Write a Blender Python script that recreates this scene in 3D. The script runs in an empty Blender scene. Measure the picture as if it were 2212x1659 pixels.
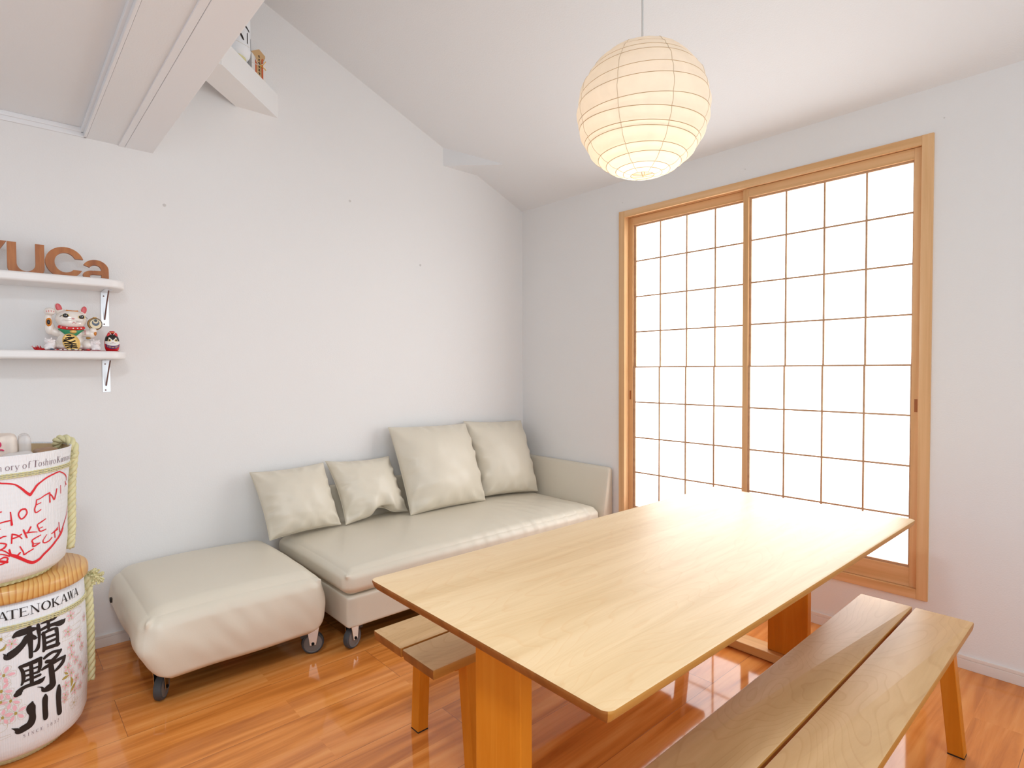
import bpy, bmesh, math, random
from math import sin, cos, pi, radians, sqrt, atan2, exp
from mathutils import Vector, Matrix, noise
R = random.Random(7)
S = bpy.context.scene
COL = S.collection
# ---------------------------------------------------------------- camera
CAM_POS = Vector((-3.156753, -3.353500, 1.330000))
YAW, PIT, ROLL, FPX = 0.834378, -0.025504, -0.004252, 1236.950364
d = Vector((cos(PIT) * cos(YAW), cos(PIT) * sin(YAW), sin(PIT)))
r = d.cross(Vector((0, 0, 1))).normalized()
u = r.cross(d)
r2 = cos(ROLL) * r + sin(ROLL) * u
u2 = -sin(ROLL) * r + cos(ROLL) * u
cd = bpy.data.cameras.new('camera')
cd.sensor_width = 36.0
cd.lens = FPX * 36.0 / 2212.0
cd.clip_start = 0.02
cam = bpy.data.objects.new('camera', cd)
COL.objects.link(cam)
M = Matrix.Identity(4)
for i in range(3):
    M[i][0], M[i][1], M[i][2], M[i][3] = r2[i], u2[i], -d[i], CAM_POS[i]
cam.matrix_world = M
S.camera = cam
# ---------------------------------------------------------------- light and exposure
S.view_settings.view_transform = 'Standard'
S.view_settings.look = 'None'
S.view_settings.exposure = 0.27
S.view_settings.gamma = 1.0
S.view_settings.use_curve_mapping = False
S.cycles.max_bounces = 14
S.cycles.diffuse_bounces = 8
S.cycles.glossy_bounces = 4
S.cycles.sample_clamp_indirect = 6.0
S.cycles.use_denoising = True
w = bpy.data.worlds.new('daylight'); S.world = w; w.use_nodes = True
w.node_tree.nodes['Background'].inputs[0].default_value = (0.86, 0.93, 1.0, 1)
w.node_tree.nodes['Background'].inputs[1].default_value = 0.6
def area(name, loc, rot, sx, sy, power, col):
    l = bpy.data.lights.new(name, 'AREA'); l.shape = 'RECTANGLE'; l.size = sx; l.size_y = sy
    l.energy = power; l.color = col
    o = bpy.data.objects.new(name, l); o.location = loc; o.rotation_euler = rot; COL.objects.link(o); return o
# fill lights added in the two unseen walls behind the camera
area('fill_back', (-2.6, -5.18, 1.62), (radians(90), 0, 0), 3.4, 1.36, 33, (0.85, 0.935, 1.0))
area('fill_upper', (-2.2, -5.18, 3.05), (radians(90), 0, 0), 2.6, 0.8, 4, (0.85, 0.935, 1.0))
area('fill_side', (-5.58, -2.2, 1.6), (radians(90), 0, radians(-90)), 2.2, 1.3, 5, (0.76, 0.87, 1.0))
# round fill lamp added under the loft, out of view above the camera
cl = bpy.data.lights.new('loft_fill', 'AREA'); cl.shape = 'DISK'; cl.size = 0.36; cl.energy = 18.5; cl.color = (0.86, 0.94, 1.0)
co = bpy.data.objects.new('loft_fill', cl); co.location = (-3.25, -2.55, 2.385); COL.objects.link(co)
PAPER_GLOW = 3.2
BULB_W = 0.85
# ---------------------------------------------------------------- materials
MATS = {}
def mat(name, col, rough=0.5, spec=0.5, metal=0.0, bump=0.0, bscale=200.0, coat=0.0, sheen=0.0, emit=None, var=0.0, vscale=8.0, alpha=1.0, trans=0.0):
    m = bpy.data.materials.new(name); m.use_nodes = True
    nt = m.node_tree; b = nt.nodes['Principled BSDF']
    b.inputs['Base Color'].default_value = (*col, 1)
    b.inputs['Roughness'].default_value = rough
    b.inputs['Specular IOR Level'].default_value = spec
    b.inputs['Metallic'].default_value = metal
    b.inputs['Coat Weight'].default_value = coat
    b.inputs['Alpha'].default_value = alpha
    b.inputs['Transmission Weight'].default_value = trans
    if emit:
        b.inputs['Emission Color'].default_value = (*emit[0], 1); b.inputs['Emission Strength'].default_value = emit[1]
    tc = nt.nodes.new('ShaderNodeTexCoord')
    if var:
        n = nt.nodes.new('ShaderNodeTexNoise'); n.inputs['Scale'].default_value = vscale; n.inputs['Detail'].default_value = 5
        nt.links.new(tc.outputs['Object'], n.inputs['Vector'])
        mx = nt.nodes.new('ShaderNodeMix'); mx.data_type = 'RGBA'
        mx.inputs[6].default_value = (*[c * (1 - var) for c in col], 1); mx.inputs[7].default_value = (*[min(1, c * (1 + var)) for c in col], 1)
        nt.links.new(n.outputs['Fac'], mx.inputs[0]); nt.links.new(mx.outputs[2], b.inputs['Base Color'])
    if bump:
        n = nt.nodes.new('ShaderNodeTexNoise'); n.inputs['Scale'].default_value = bscale; n.inputs['Detail'].default_value = 3
        nt.links.new(tc.outputs['Object'], n.inputs['Vector'])
        bp = nt.nodes.new('ShaderNodeBump'); bp.inputs['Strength'].default_value = bump; bp.inputs['Distance'].default_value = 0.002
        nt.links.new(n.outputs['Fac'], bp.inputs['Height']); nt.links.new(bp.outputs['Normal'], b.inputs['Normal'])
    MATS[name] = m
    return m
def ramp(nt, fac, stops):
    cr = nt.nodes.new('ShaderNodeValToRGB')
    e = cr.color_ramp.elements
    while len(e) < len(stops): e.new(0.5)
    for el, (p, c) in zip(e, stops):
        el.position = p; el.color = (*c, 1)
    nt.links.new(fac, cr.inputs['Fac'])
    return cr.outputs['Color']
def wood(name, dark, mid, light, axis=0, along=0.9, across=14.0, rough=0.4, coat=0.0, board=None, figure=0.5, spec=0.5, lines=0.0, lfreq=9.0):
    """streaky procedural timber; grain runs along the given object axis; board = (width axis, width) glued strips"""
    m = bpy.data.materials.new(name); m.use_nodes = True
    nt = m.node_tree; b = nt.nodes['Principled BSDF']; N = nt.nodes.new; L = nt.links.new
    tc = N('ShaderNodeTexCoord'); mp = N('ShaderNodeMapping')
    sc = [across] * 3; sc[axis] = along
    mp.inputs['Scale'].default_value = sc
    L(tc.outputs['Object'], mp.inputs['Vector'])
    vec = mp.outputs['Vector']
    tone = None
    if board:
        ax, wd = board
        sx = N('ShaderNodeSeparateXYZ'); L(tc.outputs['Object'], sx.inputs[0])
        dv = N('ShaderNodeMath'); dv.operation = 'DIVIDE'; dv.inputs[1].default_value = wd; L(sx.outputs[ax], dv.inputs[0])
        fl = N('ShaderNodeMath'); fl.operation = 'FLOOR'; L(dv.outputs[0], fl.inputs[0])
        wn = N('ShaderNodeTexWhiteNoise'); wn.noise_dimensions = '1D'; L(fl.outputs[0], wn.inputs['W'])
        tone = wn.outputs['Value']
        ad = N('ShaderNodeVectorMath'); ad.operation = 'MULTIPLY_ADD'
        L(wn.outputs['Color'], ad.inputs[0]); ad.inputs[1].default_value = (30, 30, 30); L(vec, ad.inputs[2]); vec = ad.outputs[0]
    n1 = N('ShaderNodeTexNoise'); n1.inputs['Scale'].default_value = 1.0; n1.inputs['Detail'].default_value = 8; n1.inputs['Roughness'].default_value = 0.62; n1.inputs['Distortion'].default_value = 0.6
    L(vec, n1.inputs['Vector'])
    wv = N('ShaderNodeTexNoise'); wv.inputs['Scale'].default_value = 0.33; wv.inputs['Detail'].default_value = 2; L(vec, wv.inputs['Vector'])
    ml = N('ShaderNodeMath'); ml.operation = 'MULTIPLY'; ml.inputs[1].default_value = 26.0; L(wv.outputs['Fac'], ml.inputs[0])
    si = N('ShaderNodeMath'); si.operation = 'SINE'; L(ml.outputs[0], si.inputs[0])
    ms = N('ShaderNodeMath'); ms.operation = 'MULTIPLY_ADD'; ms.inputs[1].default_value = 0.12 * figure; L(si.outputs[0], ms.inputs[0]); L(n1.outputs['Fac'], ms.inputs[2])
    fac = ms.outputs[0]
    if tone is not None:
        t2 = N('ShaderNodeMath'); t2.operation = 'MULTIPLY_ADD'; t2.inputs[1].default_value = 0.16; L(tone, t2.inputs[0]); L(fac, t2.inputs[2])
        t3 = N('ShaderNodeMath'); t3.operation = 'SUBTRACT'; L(t2.outputs[0], t3.inputs[0]); t3.inputs[1].default_value = 0.08; fac = t3.outputs[0]
    colr = ramp(nt, fac, [(0.28, dark), (0.5, mid), (0.72, light)])
    if lines:                       # fine late-wood lines drawn as level curves of a slow field
        lm = N('ShaderNodeMapping'); ls = [across*0.42]*3; ls[axis] = along*1.5; lm.inputs['Scale'].default_value = ls
        L(tc.outputs['Object'], lm.inputs['Vector'])
        ln = N('ShaderNodeTexNoise'); ln.inputs['Scale'].default_value = 0.8; ln.inputs['Detail'].default_value = 2.5; ln.inputs['Roughness'].default_value = 0.35; ln.inputs['Distortion'].default_value = 0.35; L(lm.outputs['Vector'], ln.inputs['Vector'])
        l1 = N('ShaderNodeMath'); l1.operation = 'MULTIPLY'; l1.inputs[1].default_value = lfreq*4; L(ln.outputs['Fac'], l1.inputs[0])
        l2 = N('ShaderNodeMath'); l2.operation = 'FRACT'; L(l1.outputs[0], l2.inputs[0])
        k_ = 1 - lines
        lc = ramp(nt, l2.outputs[0], [(0.0, (1, 1, 1)), (0.74, (0.985, 0.98, 0.97)), (0.92, (k_, k_*0.95, k_*0.9)), (1.0, (1, 1, 1))])
        mm = N('ShaderNodeMix'); mm.data_type = 'RGBA'; mm.blend_type = 'MULTIPLY'; mm.inputs[0].default_value = 1.0
        L(colr, mm.inputs[6]); L(lc, mm.inputs[7]); colr = mm.outputs[2]
    L(colr, b.inputs['Base Color'])
    b.inputs['Roughness'].default_value = rough; b.inputs['Coat Weight'].default_value = coat; b.inputs['Coat Roughness'].default_value = 0.45
    b.inputs['Specular IOR Level'].default_value = spec
    bp = N('ShaderNodeBump'); bp.inputs['Strength'].default_value = 0.06; bp.inputs['Distance'].default_value = 0.001
    L(n1.outputs['Fac'], bp.inputs['Height']); L(bp.outputs['Normal'], b.inputs['Normal'])
    MATS[name] = m
    return m
mat('wallpaper', (0.79, 0.785, 0.78), 0.85, 0.2, bump=0.35, bscale=160)
mat('ceiling_paper', (0.78, 0.795, 0.81), 0.85, 0.2, bump=0.35, bscale=160)
mat('bounce_surface', (0.78, 0.77, 0.75), 0.4, 0.4)  # pale surface of the added bounce floor
mat('white_trim', (0.79, 0.80, 0.82), 0.45, 0.4)
mat('baseboard_white', (0.78, 0.72, 0.67), 0.45, 0.4)
mat('putty', (0.60, 0.585, 0.57), 0.8, 0.2)
mat('leather', (0.69, 0.635, 0.525), 0.36, 0.5, bump=0.12, bscale=420, var=0.035, vscale=3.0)
mat('leather_edge', (0.62, 0.57, 0.46), 0.42, 0.45)
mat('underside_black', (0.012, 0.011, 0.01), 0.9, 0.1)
mat('rubber', (0.055, 0.06, 0.065), 0.55, 0.4)
mat('wheel_grey', (0.17, 0.155, 0.145), 0.5, 0.4)
mat('steel', (0.62, 0.60, 0.57), 0.18, 0.5, metal=1.0)
mat('galvanised', (0.70, 0.71, 0.73), 0.34, 0.5, metal=0.75)
mat('pedal', (0.03, 0.034, 0.036), 0.45, 0.5)
mat('shelf_white', (0.80, 0.785, 0.775), 0.30, 0.5, var=0.03, vscale=5)
mat('rust_rod', (0.20, 0.10, 0.08), 0.4, 0.5, metal=0.4)
mat('straw', (0.62, 0.60, 0.34), 0.7, 0.3, var=0.22, vscale=120)
mat('rope', (0.66, 0.62, 0.36), 0.6, 0.35, var=0.15, vscale=70)
mat('ink_black', (0.018, 0.013, 0.012), 0.5, 0.4)
mat('ink_grey', (0.20, 0.13, 0.16), 0.6, 0.3)
mat('ink_red', (0.70, 0.018, 0.03), 0.5, 0.4)
mat('ink_pink', (0.84, 0.47, 0.53), 0.6, 0.3)
mat('ink_olive', (0.42, 0.32, 0.08), 0.6, 0.3)
mat('ink_line', (0.56, 0.48, 0.33), 0.6, 0.3)
mat('barrel_inside', (0.52, 0.38, 0.22), 0.6, 0.3, var=0.2, vscale=20)
mat('paper_white', (0.82, 0.79, 0.76), 0.6, 0.3)
mat('bundle_beige', (0.76, 0.66, 0.58), 0.55, 0.4, var=0.08, vscale=40)
mat('magenta', (0.62, 0.035, 0.12), 0.5, 0.3)
mat('clear_bag', (0.80, 0.76, 0.74), 0.22, 0.5, alpha=0.55)
mat('brown_food', (0.34, 0.19, 0.09), 0.5, 0.4, var=0.4, vscale=60)
mat('ceramic', (0.83, 0.77, 0.71), 0.16, 0.5, coat=0.5)
mat('ceramic_matt', (0.82, 0.77, 0.77), 0.5, 0.4)
mat('ear_red', (0.62, 0.09, 0.10), 0.3, 0.5)
mat('red_gloss', (0.62, 0.012, 0.016), 0.25, 0.5)
mat('green_gloss', (0.02, 0.26, 0.115), 0.25, 0.5, var=0.3, vscale=60)
mat('gold', (0.70, 0.44, 0.13), 0.35, 0.5, metal=0.35)
mat('gold_dark', (0.38, 0.20, 0.05), 0.4, 0.5, metal=0.3)
mat('black_gloss', (0.012, 0.01, 0.01), 0.2, 0.5)
mat('eye_yellow', (0.80, 0.62, 0.25), 0.3, 0.5)
mat('spot_orange', (0.62, 0.21, 0.02), 0.25, 0.5)
mat('pink_soft', (0.75, 0.36, 0.36), 0.4, 0.4)
mat('whisker', (0.42, 0.36, 0.34), 0.4, 0.4)
mat('purple', (0.10, 0.03, 0.16), 0.4, 0.4)
mat('grey_stone', (0.09, 0.12, 0.17), 0.4, 0.4)
mat('red_cloth', (0.42, 0.012, 0.02), 0.8, 0.2)
mat('cream', (0.80, 0.68, 0.46), 0.5, 0.4)
mat('label_tan', (0.62, 0.40, 0.20), 0.6, 0.3)
mat('label_red', (0.62, 0.11, 0.03), 0.5, 0.4)
mat('string_gold', (0.80, 0.46, 0.06), 0.4, 0.5)
mat('rib_bamboo', (0.50, 0.33, 0.15), 0.6, 0.3)
mat('cord_white', (0.66, 0.64, 0.61), 0.5, 0.3)
mat('dark_tag', (0.03, 0.025, 0.02), 0.6, 0.3)
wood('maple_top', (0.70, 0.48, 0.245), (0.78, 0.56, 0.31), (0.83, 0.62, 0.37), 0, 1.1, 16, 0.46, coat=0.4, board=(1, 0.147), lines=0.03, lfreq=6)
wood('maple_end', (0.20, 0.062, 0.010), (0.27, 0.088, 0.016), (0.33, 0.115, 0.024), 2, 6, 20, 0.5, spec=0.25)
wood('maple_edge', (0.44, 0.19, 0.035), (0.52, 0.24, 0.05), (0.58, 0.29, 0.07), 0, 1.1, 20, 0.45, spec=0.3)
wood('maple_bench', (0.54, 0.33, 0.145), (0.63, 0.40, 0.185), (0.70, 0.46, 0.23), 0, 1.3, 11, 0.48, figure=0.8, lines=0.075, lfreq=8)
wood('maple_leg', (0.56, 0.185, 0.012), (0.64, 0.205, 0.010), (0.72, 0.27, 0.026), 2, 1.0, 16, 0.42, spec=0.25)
wood('maple_foot', (0.58, 0.29, 0.08), (0.68, 0.36, 0.11), (0.76, 0.44, 0.16), 1, 1.0, 16, 0.42)
wood('cypress_v', (0.62, 0.345, 0.145), (0.72, 0.435, 0.21), (0.78, 0.505, 0.275), 2, 0.7, 26, 0.5, figure=0.6)
wood('cypress_h', (0.62, 0.345, 0.145), (0.72, 0.435, 0.21), (0.78, 0.505, 0.275), 1, 0.7, 26, 0.5, figure=0.6)
wood('pull_wood', (0.30, 0.09, 0.025), (0.36, 0.12, 0.03), (0.42, 0.15, 0.04), 2, 0.7, 26, 0.5)
wood('lattice', (0.42, 0.24, 0.13), (0.50, 0.30, 0.17), (0.56, 0.35, 0.21), 1, 2, 20, 0.6)
wood('letter_wood', (0.28, 0.080, 0.014), (0.38, 0.122, 0.024), (0.46, 0.165, 0.038), 2, 6, 40, 0.45)
def pine_mat():
    m = bpy.data.materials.new('pine_lid'); m.use_nodes = True
    nt = m.node_tree; b = nt.nodes['Principled BSDF']; N = nt.nodes.new; L = nt.links.new
    tc = N('ShaderNodeTexCoord'); sx = N('ShaderNodeSeparateXYZ'); L(tc.outputs['Object'], sx.inputs[0])
    dv = N('ShaderNodeMath'); dv.operation = 'DIVIDE'; dv.inputs[1].default_value = 0.062; L(sx.outputs[0], dv.inputs[0])
    fl = N('ShaderNodeMath'); fl.operation = 'FLOOR'; L(dv.outputs[0], fl.inputs[0])
    wn = N('ShaderNodeTexWhiteNoise'); wn.noise_dimensions = '1D'; L(fl.outputs[0], wn.inputs['W'])
    ad = N('ShaderNodeVectorMath'); ad.operation = 'MULTIPLY_ADD'; L(wn.outputs['Color'], ad.inputs[0]); ad.inputs[1].default_value = (3, 3, 3); L(tc.outputs['Object'], ad.inputs[2])
    mp = N('ShaderNodeMapping'); mp.inputs['Scale'].default_value = (7, 2.4, 3.0); L(ad.outputs[0], mp.inputs['Vector'])
    n = N('ShaderNodeTexNoise'); n.inputs['Scale'].default_value = 1.0; n.inputs['Detail'].default_value = 2; L(mp.outputs['Vector'], n.inputs['Vector'])
    nx = N('ShaderNodeMath'); nx.operation = 'MULTIPLY'; nx.inputs[1].default_value = 5.0; L(n.outputs['Fac'], nx.inputs[0])
    ml = N('ShaderNodeMath'); ml.operation = 'MULTIPLY_ADD'; ml.inputs[1].default_value = 62; L(sx.outputs[0], ml.inputs[0]); L(nx.outputs[0], ml.inputs[2])
    fr = N('ShaderNodeMath'); fr.operation = 'FRACT'; L(ml.outputs[0], fr.inputs[0])
    c = ramp(nt, fr.outputs[0], [(0.0, (0.70, 0.43, 0.15)), (0.62, (0.65, 0.36, 0.105)), (0.90, (0.50, 0.19, 0.035)), (1.0, (0.68, 0.40, 0.135))])
    L(c, b.inputs['Base Color']); b.inputs['Roughness'].default_value = 0.33
    MATS['pine_lid'] = m
pine_mat()
# floor boards
def floor_mat():
    m = bpy.data.materials.new('floorboards'); m.use_nodes = True
    nt = m.node_tree; b = nt.nodes['Principled BSDF']; N = nt.nodes.new; L = nt.links.new
    tc = N('ShaderNodeTexCoord')
    def brick(w_, h_, off, mort, x0, y0):
        mp = N('ShaderNodeMapping'); mp.inputs['Location'].default_value = (x0, y0, 0); L(tc.outputs['Object'], mp.inputs['Vector'])
        k = N('ShaderNodeTexBrick'); k.offset = off; k.offset_frequency = 2; k.squash = 1
        k.inputs['Scale'].default_value = 1; k.inputs['Mortar Size'].default_value = mort; k.inputs['Mortar Smooth'].default_value = 0
        k.inputs['Brick Width'].default_value = w_; k.inputs['Row Height'].default_value = h_; k.inputs['Bias'].default_value = 0
        k.inputs['Color1'].default_value = (0, 0, 0, 1); k.inputs['Color2'].default_value = (1, 1, 1, 1)
        L(mp.outputs['Vector'], k.inputs['Vector']); return k
    big = brick(1.89, 0.3145, 0.5, 0.0009, 1.874, 1.522)
    strip = brick(1.89, 0.15725, 0.23, 0.0, 1.874, 1.522)
    sep = N('ShaderNodeSeparateColor'); L(strip.outputs['Color'], sep.inputs[0])
    sp2 = N('ShaderNodeSeparateColor'); L(big.outputs['Color'], sp2.inputs[0])
    sm = N('ShaderNodeMath'); sm.operation = 'ADD'; L(sep.outputs[0], sm.inputs[0]); L(sp2.outputs[0], sm.inputs[1])
    cx = N('ShaderNodeCombineXYZ'); L(sm.outputs[0], cx.inputs[0]); L(sm.outputs[0], cx.inputs[1])
    mp = N('ShaderNodeMapping'); mp.inputs['Scale'].default_value = (1.1, 13, 1); L(tc.outputs['Object'], mp.inputs['Vector'])
    ad = N('ShaderNodeVectorMath'); ad.operation = 'MULTIPLY_ADD'; L(cx.outputs[0], ad.inputs[0]); ad.inputs[1].default_value = (37, 19, 0); L(mp.outputs['Vector'], ad.inputs[2])
    n1 = N('ShaderNodeTexNoise'); n1.inputs['Scale'].default_value = 1; n1.inputs['Detail'].default_value = 7; n1.inputs['Roughness'].default_value = 0.6; n1.inputs['Distortion'].default_value = 1.2; L(ad.outputs[0], n1.inputs['Vector'])
    n2 = N('ShaderNodeTexNoise'); n2.inputs['Scale'].default_value = 0.45; n2.inputs['Detail'].default_value = 2; L(ad.outputs[0], n2.inputs['Vector'])
    ml = N('ShaderNodeMath'); ml.operation = 'MULTIPLY'; ml.inputs[1].default_value = 34; L(n2.outputs['Fac'], ml.inputs[0])
    si = N('ShaderNodeMath'); si.operation = 'SINE'; L(ml.outputs[0], si.inputs[0])
    f1 = N('ShaderNodeMath'); f1.operation = 'MULTIPLY_ADD'; f1.inputs[1].default_value = 0.10; L(si.outputs[0], f1.inputs[0]); L(n1.outputs['Fac'], f1.inputs[2])
    f2 = N('ShaderNodeMath'); f2.operation = 'MULTIPLY_ADD'; f2.inputs[1].default_value = 0.07; L(sm.outputs[0], f2.inputs[0]); L(f1.outputs[0], f2.inputs[2])
    f3 = N('ShaderNodeMath'); f3.operation = 'SUBTRACT'; f3.inputs[1].default_value = 0.07; L(f2.outputs[0], f3.inputs[0])
    c = ramp(nt, f3.outputs[0], [(0.24, FLOOR_D), (0.5, FLOOR_M), (0.76, FLOOR_L)])
    mx = N('ShaderNodeMix'); mx.data_type = 'RGBA'; L(big.outputs['Fac'], mx.inputs[0]); L(c, mx.inputs[6]); mx.inputs[7].default_value = (0.30, 0.11, 0.035, 1)
    L(mx.outputs[2], b.inputs['Base Color'])
    b.inputs['Roughness'].default_value = 0.06; b.inputs['Specular IOR Level'].default_value = 0.45
    inv = N('ShaderNodeMath'); inv.operation = 'SUBTRACT'; inv.inputs[0].default_value = 1; L(big.outputs['Fac'], inv.inputs[1])
    nb = N('ShaderNodeTexNoise'); nb.inputs['Scale'].default_value = 6; nb.inputs['Detail'].default_value = 1; L(tc.outputs['Object'], nb.inputs['Vector'])
    h = N('ShaderNodeMath'); h.operation = 'MULTIPLY_ADD'; h.inputs[1].default_value = 0.25; L(nb.outputs['Fac'], h.inputs[0]); L(inv.outputs[0], h.inputs[2])
    bp = N('ShaderNodeBump'); bp.inputs['Strength'].default_value = 0.25; bp.inputs['Distance'].default_value = 0.001; L(h.outputs[0], bp.inputs['Height']); L(bp.outputs['Normal'], b.inputs['Normal'])
    MATS['floorboards'] = m
FLOOR_D, FLOOR_M, FLOOR_L = (0.46, 0.14, 0.025), (0.69, 0.242, 0.050), (0.82, 0.35, 0.095)
floor_mat()
# woven barrel wrap with fine upright ribs
def wrap_mat(name, col, n):
    m = bpy.data.materials.new(name); m.use_nodes = True
    nt = m.node_tree; b = nt.nodes['Principled BSDF']; N = nt.nodes.new; L = nt.links.new
    tc = N('ShaderNodeTexCoord'); sp = N('ShaderNodeSeparateXYZ'); L(tc.outputs['Object'], sp.inputs[0])
    at = N('ShaderNodeMath'); at.operation = 'ARCTAN2'; L(sp.outputs[1], at.inputs[0]); L(sp.outputs[0], at.inputs[1])
    a2 = N('ShaderNodeMath'); a2.operation = 'MULTIPLY'; a2.inputs[1].default_value = n; L(at.outputs[0], a2.inputs[0])
    s1 = N('ShaderNodeMath'); s1.operation = 'SINE'; L(a2.outputs[0], s1.inputs[0])
    z2 = N('ShaderNodeMath'); z2.operation = 'MULTIPLY'; z2.inputs[1].default_value = 420; L(sp.outputs[2], z2.inputs[0])
    z3 = N('ShaderNodeMath'); z3.operation = 'SINE'; L(z2.outputs[0], z3.inputs[0])
    h = N('ShaderNodeMath'); h.operation = 'MULTIPLY_ADD'; h.inputs[1].default_value = 0.35; L(z3.outputs[0], h.inputs[0]); L(s1.outputs[0], h.inputs[2])
    bp = N('ShaderNodeBump'); bp.inputs['Strength'].default_value = 0.35; bp.inputs['Distance'].default_value = 0.0012; L(h.outputs[0], bp.inputs['Height']); L(bp.outputs['Normal'], b.inputs['Normal'])
    b.inputs['Base Color'].default_value = (*col, 1); b.inputs['Roughness'].default_value = 0.5
    MATS[name] = m
wrap_mat('barrel_wrap', (0.81, 0.835, 0.865), 219)
# lit shoji paper: daylight behind it makes the sheet itself the window light
def paper_mat():
    m = bpy.data.materials.new('shoji_paper'); m.use_nodes = True
    nt = m.node_tree; b = nt.nodes['Principled BSDF']; N = nt.nodes.new; L = nt.links.new
    b.inputs['Base Color'].default_value = (0.8, 0.8, 0.8, 1); b.inputs['Roughness'].default_value = 0.8
    n = N('ShaderNodeTexNoise'); n.inputs['Scale'].default_value = 40; n.inputs['Detail'].default_value = 6
    tc = N('ShaderNodeTexCoord'); L(tc.outputs['Object'], n.inputs['Vector'])
    ml = N('ShaderNodeMath'); ml.operation = 'MULTIPLY_ADD'; ml.inputs[1].default_value = 0.12 * PAPER_GLOW; ml.inputs[2].default_value = PAPER_GLOW * 0.94; L(n.outputs['Fac'], ml.inputs[0])
    b.inputs['Emission Color'].default_value = (0.94, 0.975, 1.0, 1); L(ml.outputs[0], b.inputs['Emission Strength'])
    MATS['shoji_paper'] = m
paper_mat()
def lantern_mat(name, col, k):
    m = bpy.data.materials.new(name); m.use_nodes = True
    nt = m.node_tree; N = nt.nodes.new; L = nt.links.new
    nt.nodes.remove(nt.nodes['Principled BSDF']); out = nt.nodes['Material Output']
    t = N('ShaderNodeBsdfTranslucent'); f = N('ShaderNodeBsdfDiffuse'); mx = N('ShaderNodeMixShader')
    tc = N('ShaderNodeTexCoord'); n = N('ShaderNodeTexNoise'); n.inputs['Scale'].default_value = 9; n.inputs['Detail'].default_value = 6; n.inputs['Distortion'].default_value = 1.5
    L(tc.outputs['Object'], n.inputs['Vector'])
    c = ramp(nt, n.outputs['Fac'], [(0.3, tuple(x * 0.93 for x in col)), (0.7, col)])
    L(c, t.inputs['Color']); L(c, f.inputs['Color'])
    mx.inputs[0].default_value = k; L(t.outputs[0], mx.inputs[1]); L(f.outputs[0], mx.inputs[2]); L(mx.outputs[0], out.inputs['Surface'])
    MATS[name] = m
lantern_mat('lantern_paper', (0.86, 0.80, 0.72), 0.5)
lantern_mat('lantern_seam', (0.80, 0.71, 0.58), 0.45)
mat('bulb_glow', (0.9, 0.85, 0.75), 0.5, emit=((1.0, 0.80, 0.52), 14.0))
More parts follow.
